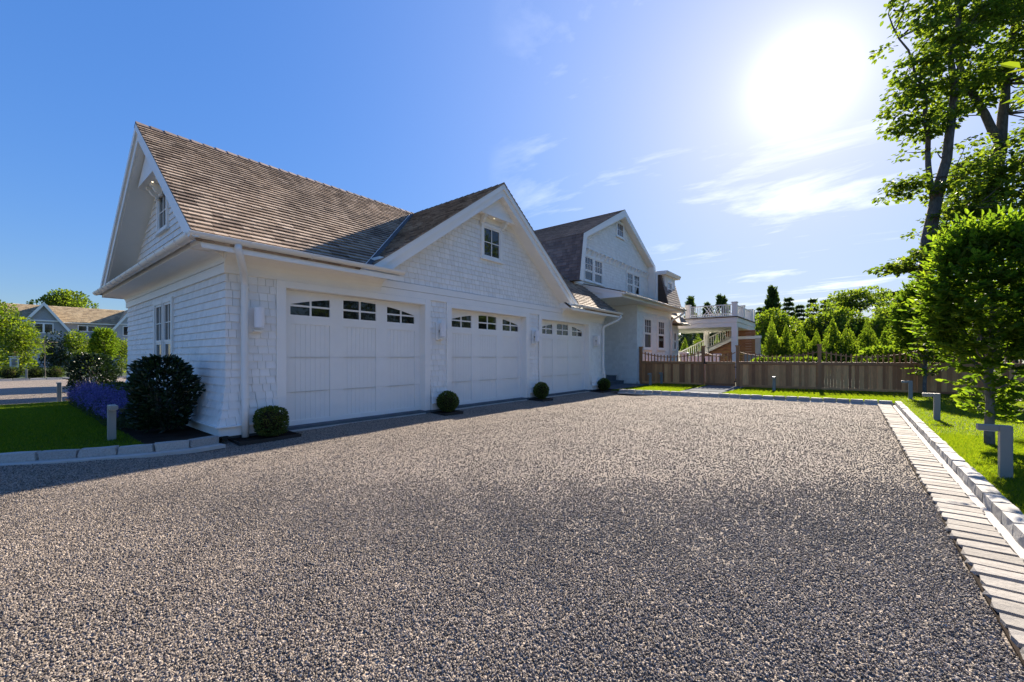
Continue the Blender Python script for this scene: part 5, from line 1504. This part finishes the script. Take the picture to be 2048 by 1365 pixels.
def taper(me, h):
    v = np.empty(len(me.vertices) * 3, np.float32); me.vertices.foreach_get('co', v); v = v.reshape(-1, 3)
    k = np.clip(1.25 - 1.05 * v[:, 2] / h, .16, 1.2); v[:, 0] *= k; v[:, 1] *= k; v[:, 2] += .25 * np.maximum(0, v[:, 2] / h - .75) * h * RNG.uniform(0, 1.2, len(v)) * 0
    me.vertices.foreach_set('co', v.ravel()); me.update(); return me
AR = [[('trunk', trunk_mesh(2.2, .05, 9)), ('crown', taper(simple_crown(70 + i, 3400, .15, M['arbor'], .95, 3.2, .02, 34), 3.2))] for i in range(3)]
TA = [[('trunk', trunk_mesh(8, .2, 10)), ('crown', arbor_mesh(80 + i, 5200, 2.5, 11.2, .42, M['conifer'], 1.6, .95))] for i in range(2)]
SPR = [('trunk', trunk_mesh(7, .16, 12)), ('crown', spruce_mesh(85, 4200, 2.3, 9.5, .38, M['conifer']))]
RD = [[('trunk', trunk_mesh(6, .18, 13 + i)), ('crown', simple_crown(90 + i, 5200, .3, [M['bushy'], M['arbor'], M['maple']][i], 2.7, 5.6, .4, 24))] for i in range(3)]
g1 = 'young arborvitae in the evergreen screen'
k = 0
for (x, y, s) in ((-4.9, 32.9, .92), (-4.15, 33.4, .98), (-3.35, 33.6, 1.05), (-2.55, 34.2, .96), (-1.75, 34.4, 1.08), (-.9, 35.2, 1.0), (-.05, 35.5, 1.12), (.9, 36.2, 1.05), (1.8, 36.8, 1.15), (2.8, 37.2, 1.1), (3.9, 37.8, 1.2), (5.1, 38.4, 1.15), (6.4, 39, 1.2)):
    plant('arborvitae', 'young bright arborvitae in the screen row behind the long fence', 'tree', (x, y, .03), AR[k % 3], g1, s * (.86, 1.18, 1.0, 1.08)[k % 4], k * 1.3); k += 1
for (x, y, s) in ((-12.8, 38, 1.0), (-11.4, 38.6, .9), (-10.2, 38.2, 1.05), (-8.9, 39.2, .95), (-7.6, 39.0, 1.0), (-6.5, 39.8, 1.0)):
    plant('arborvitae', 'young arborvitae seen under the pavilion deck', 'tree', (x, y, .03), AR[k % 3], 'arborvitae behind the pavilion', s, k * 1.3); k += 1
for (x, y, s) in ((-16.2, 57, .86), (-14.6, 59, .78), (-13.0, 59.5, .88), (-11.2, 60.5, .7)):
    plant('tall_arborvitae', 'tall dark cypress rising above the pavilion balustrade', 'tree', (x, y, .03), TA[k % 2], 'tall cypresses behind the pavilion', s, k); k += 1
plant('tall_arborvitae', 'tallest pointed cypress standing behind a round green tree', 'tree', (-8.6, 70.1, .03), TA[0], None, 1.06)
for (x, y, s) in ((-6.9, 72.0, .86), (-5.4, 70, .74), (-4.2, 73.7, .84), (-2.6, 72, .80), (-1.0, 74, .82), (3.5, 73.5, .86), (4.8, 74.5, .87), (6.5, 74, .95), (9, 73, 1), (-10.3, 71, .75)):
    plant('spruce', 'dark spruce in the distant tree line', 'tree', (x, y, .03), SPR, 'spruces in the tree line', s * 1.2, k); k += 1
for i, (x, y, s, lab) in enumerate(((-6.2, 47.5, .98, 'round grey-green tree beside the pavilion and before the tallest cypress'), (-8.0, 52, .9, 'round green tree just behind the pavilion roof deck'))):
    plant('broadleaf_tree', lab, 'tree', (x, y, .03), RD[i], None, s, i)
for i, (x, y, s) in enumerate(((-3.4, 49, .82), (-1.8, 49, 1.0), (-.2, 50.5, 1.08), (1.3, 50, .95), (3.0, 52, 1.1), (4.6, 53, 1.12), (6.4, 54, 1.2), (-4.6, 51, .78), (8.4, 54, 1.3), (10.5, 52, 1.3))):
    plant('broadleaf_tree', 'leafy tree in the belt behind the arborvitae screen', 'tree', (x, y, .03), RD[(i + 1) % 3], 'tree belt behind the arborvitae', s * (.80, 1.0, .90)[i % 3], i * 1.7)
UMB = [('trunk', trunk_mesh(9.5, .2, 17)), ('crown', simple_crown(95, 3600, .3, M['maple'], 3.4, 3.2, 6.6, 20))]
plant('broadleaf_tree', 'airy flat-topped tree standing above the tree belt', 'tree', (.9, 65.0, .03), UMB, None, .97)
for i, (x, y, s) in enumerate(((-14, 47, .85), (-12, 48.5, .9), (-10.4, 47.5, .85), (-9.0, 48.5, .8))):
    plant('broadleaf_tree', 'dark tree behind the pavilion stair', 'tree', (x, y, .03), BT3, 'dark trees behind the pavilion', s * 2.1, i)
FLW = [('stems', core(.3, .6)), ('foliage', ball(46, .42, 1500, .10, M['arbor'], 0))]
for i, x in enumerate((-3.3, -2.7, -2.1, -1.5)):
    plant('garden_shrub', 'low yellow-green shrub showing above the fence rail right of the gate', 'shrub', (x, 23.4 + .1 * i, .03), FLW, 'low shrubs behind the fence', 1.45, i)
for i, x in enumerate((1.0, 1.7, 2.5, 3.2)):
    plant('garden_shrub', 'rounded flowering shrub behind the fence beneath the maples', 'shrub', (x, 25.5 + .3 * i, .03), FLW, 'shrubs beneath the maples', 2.0, i)
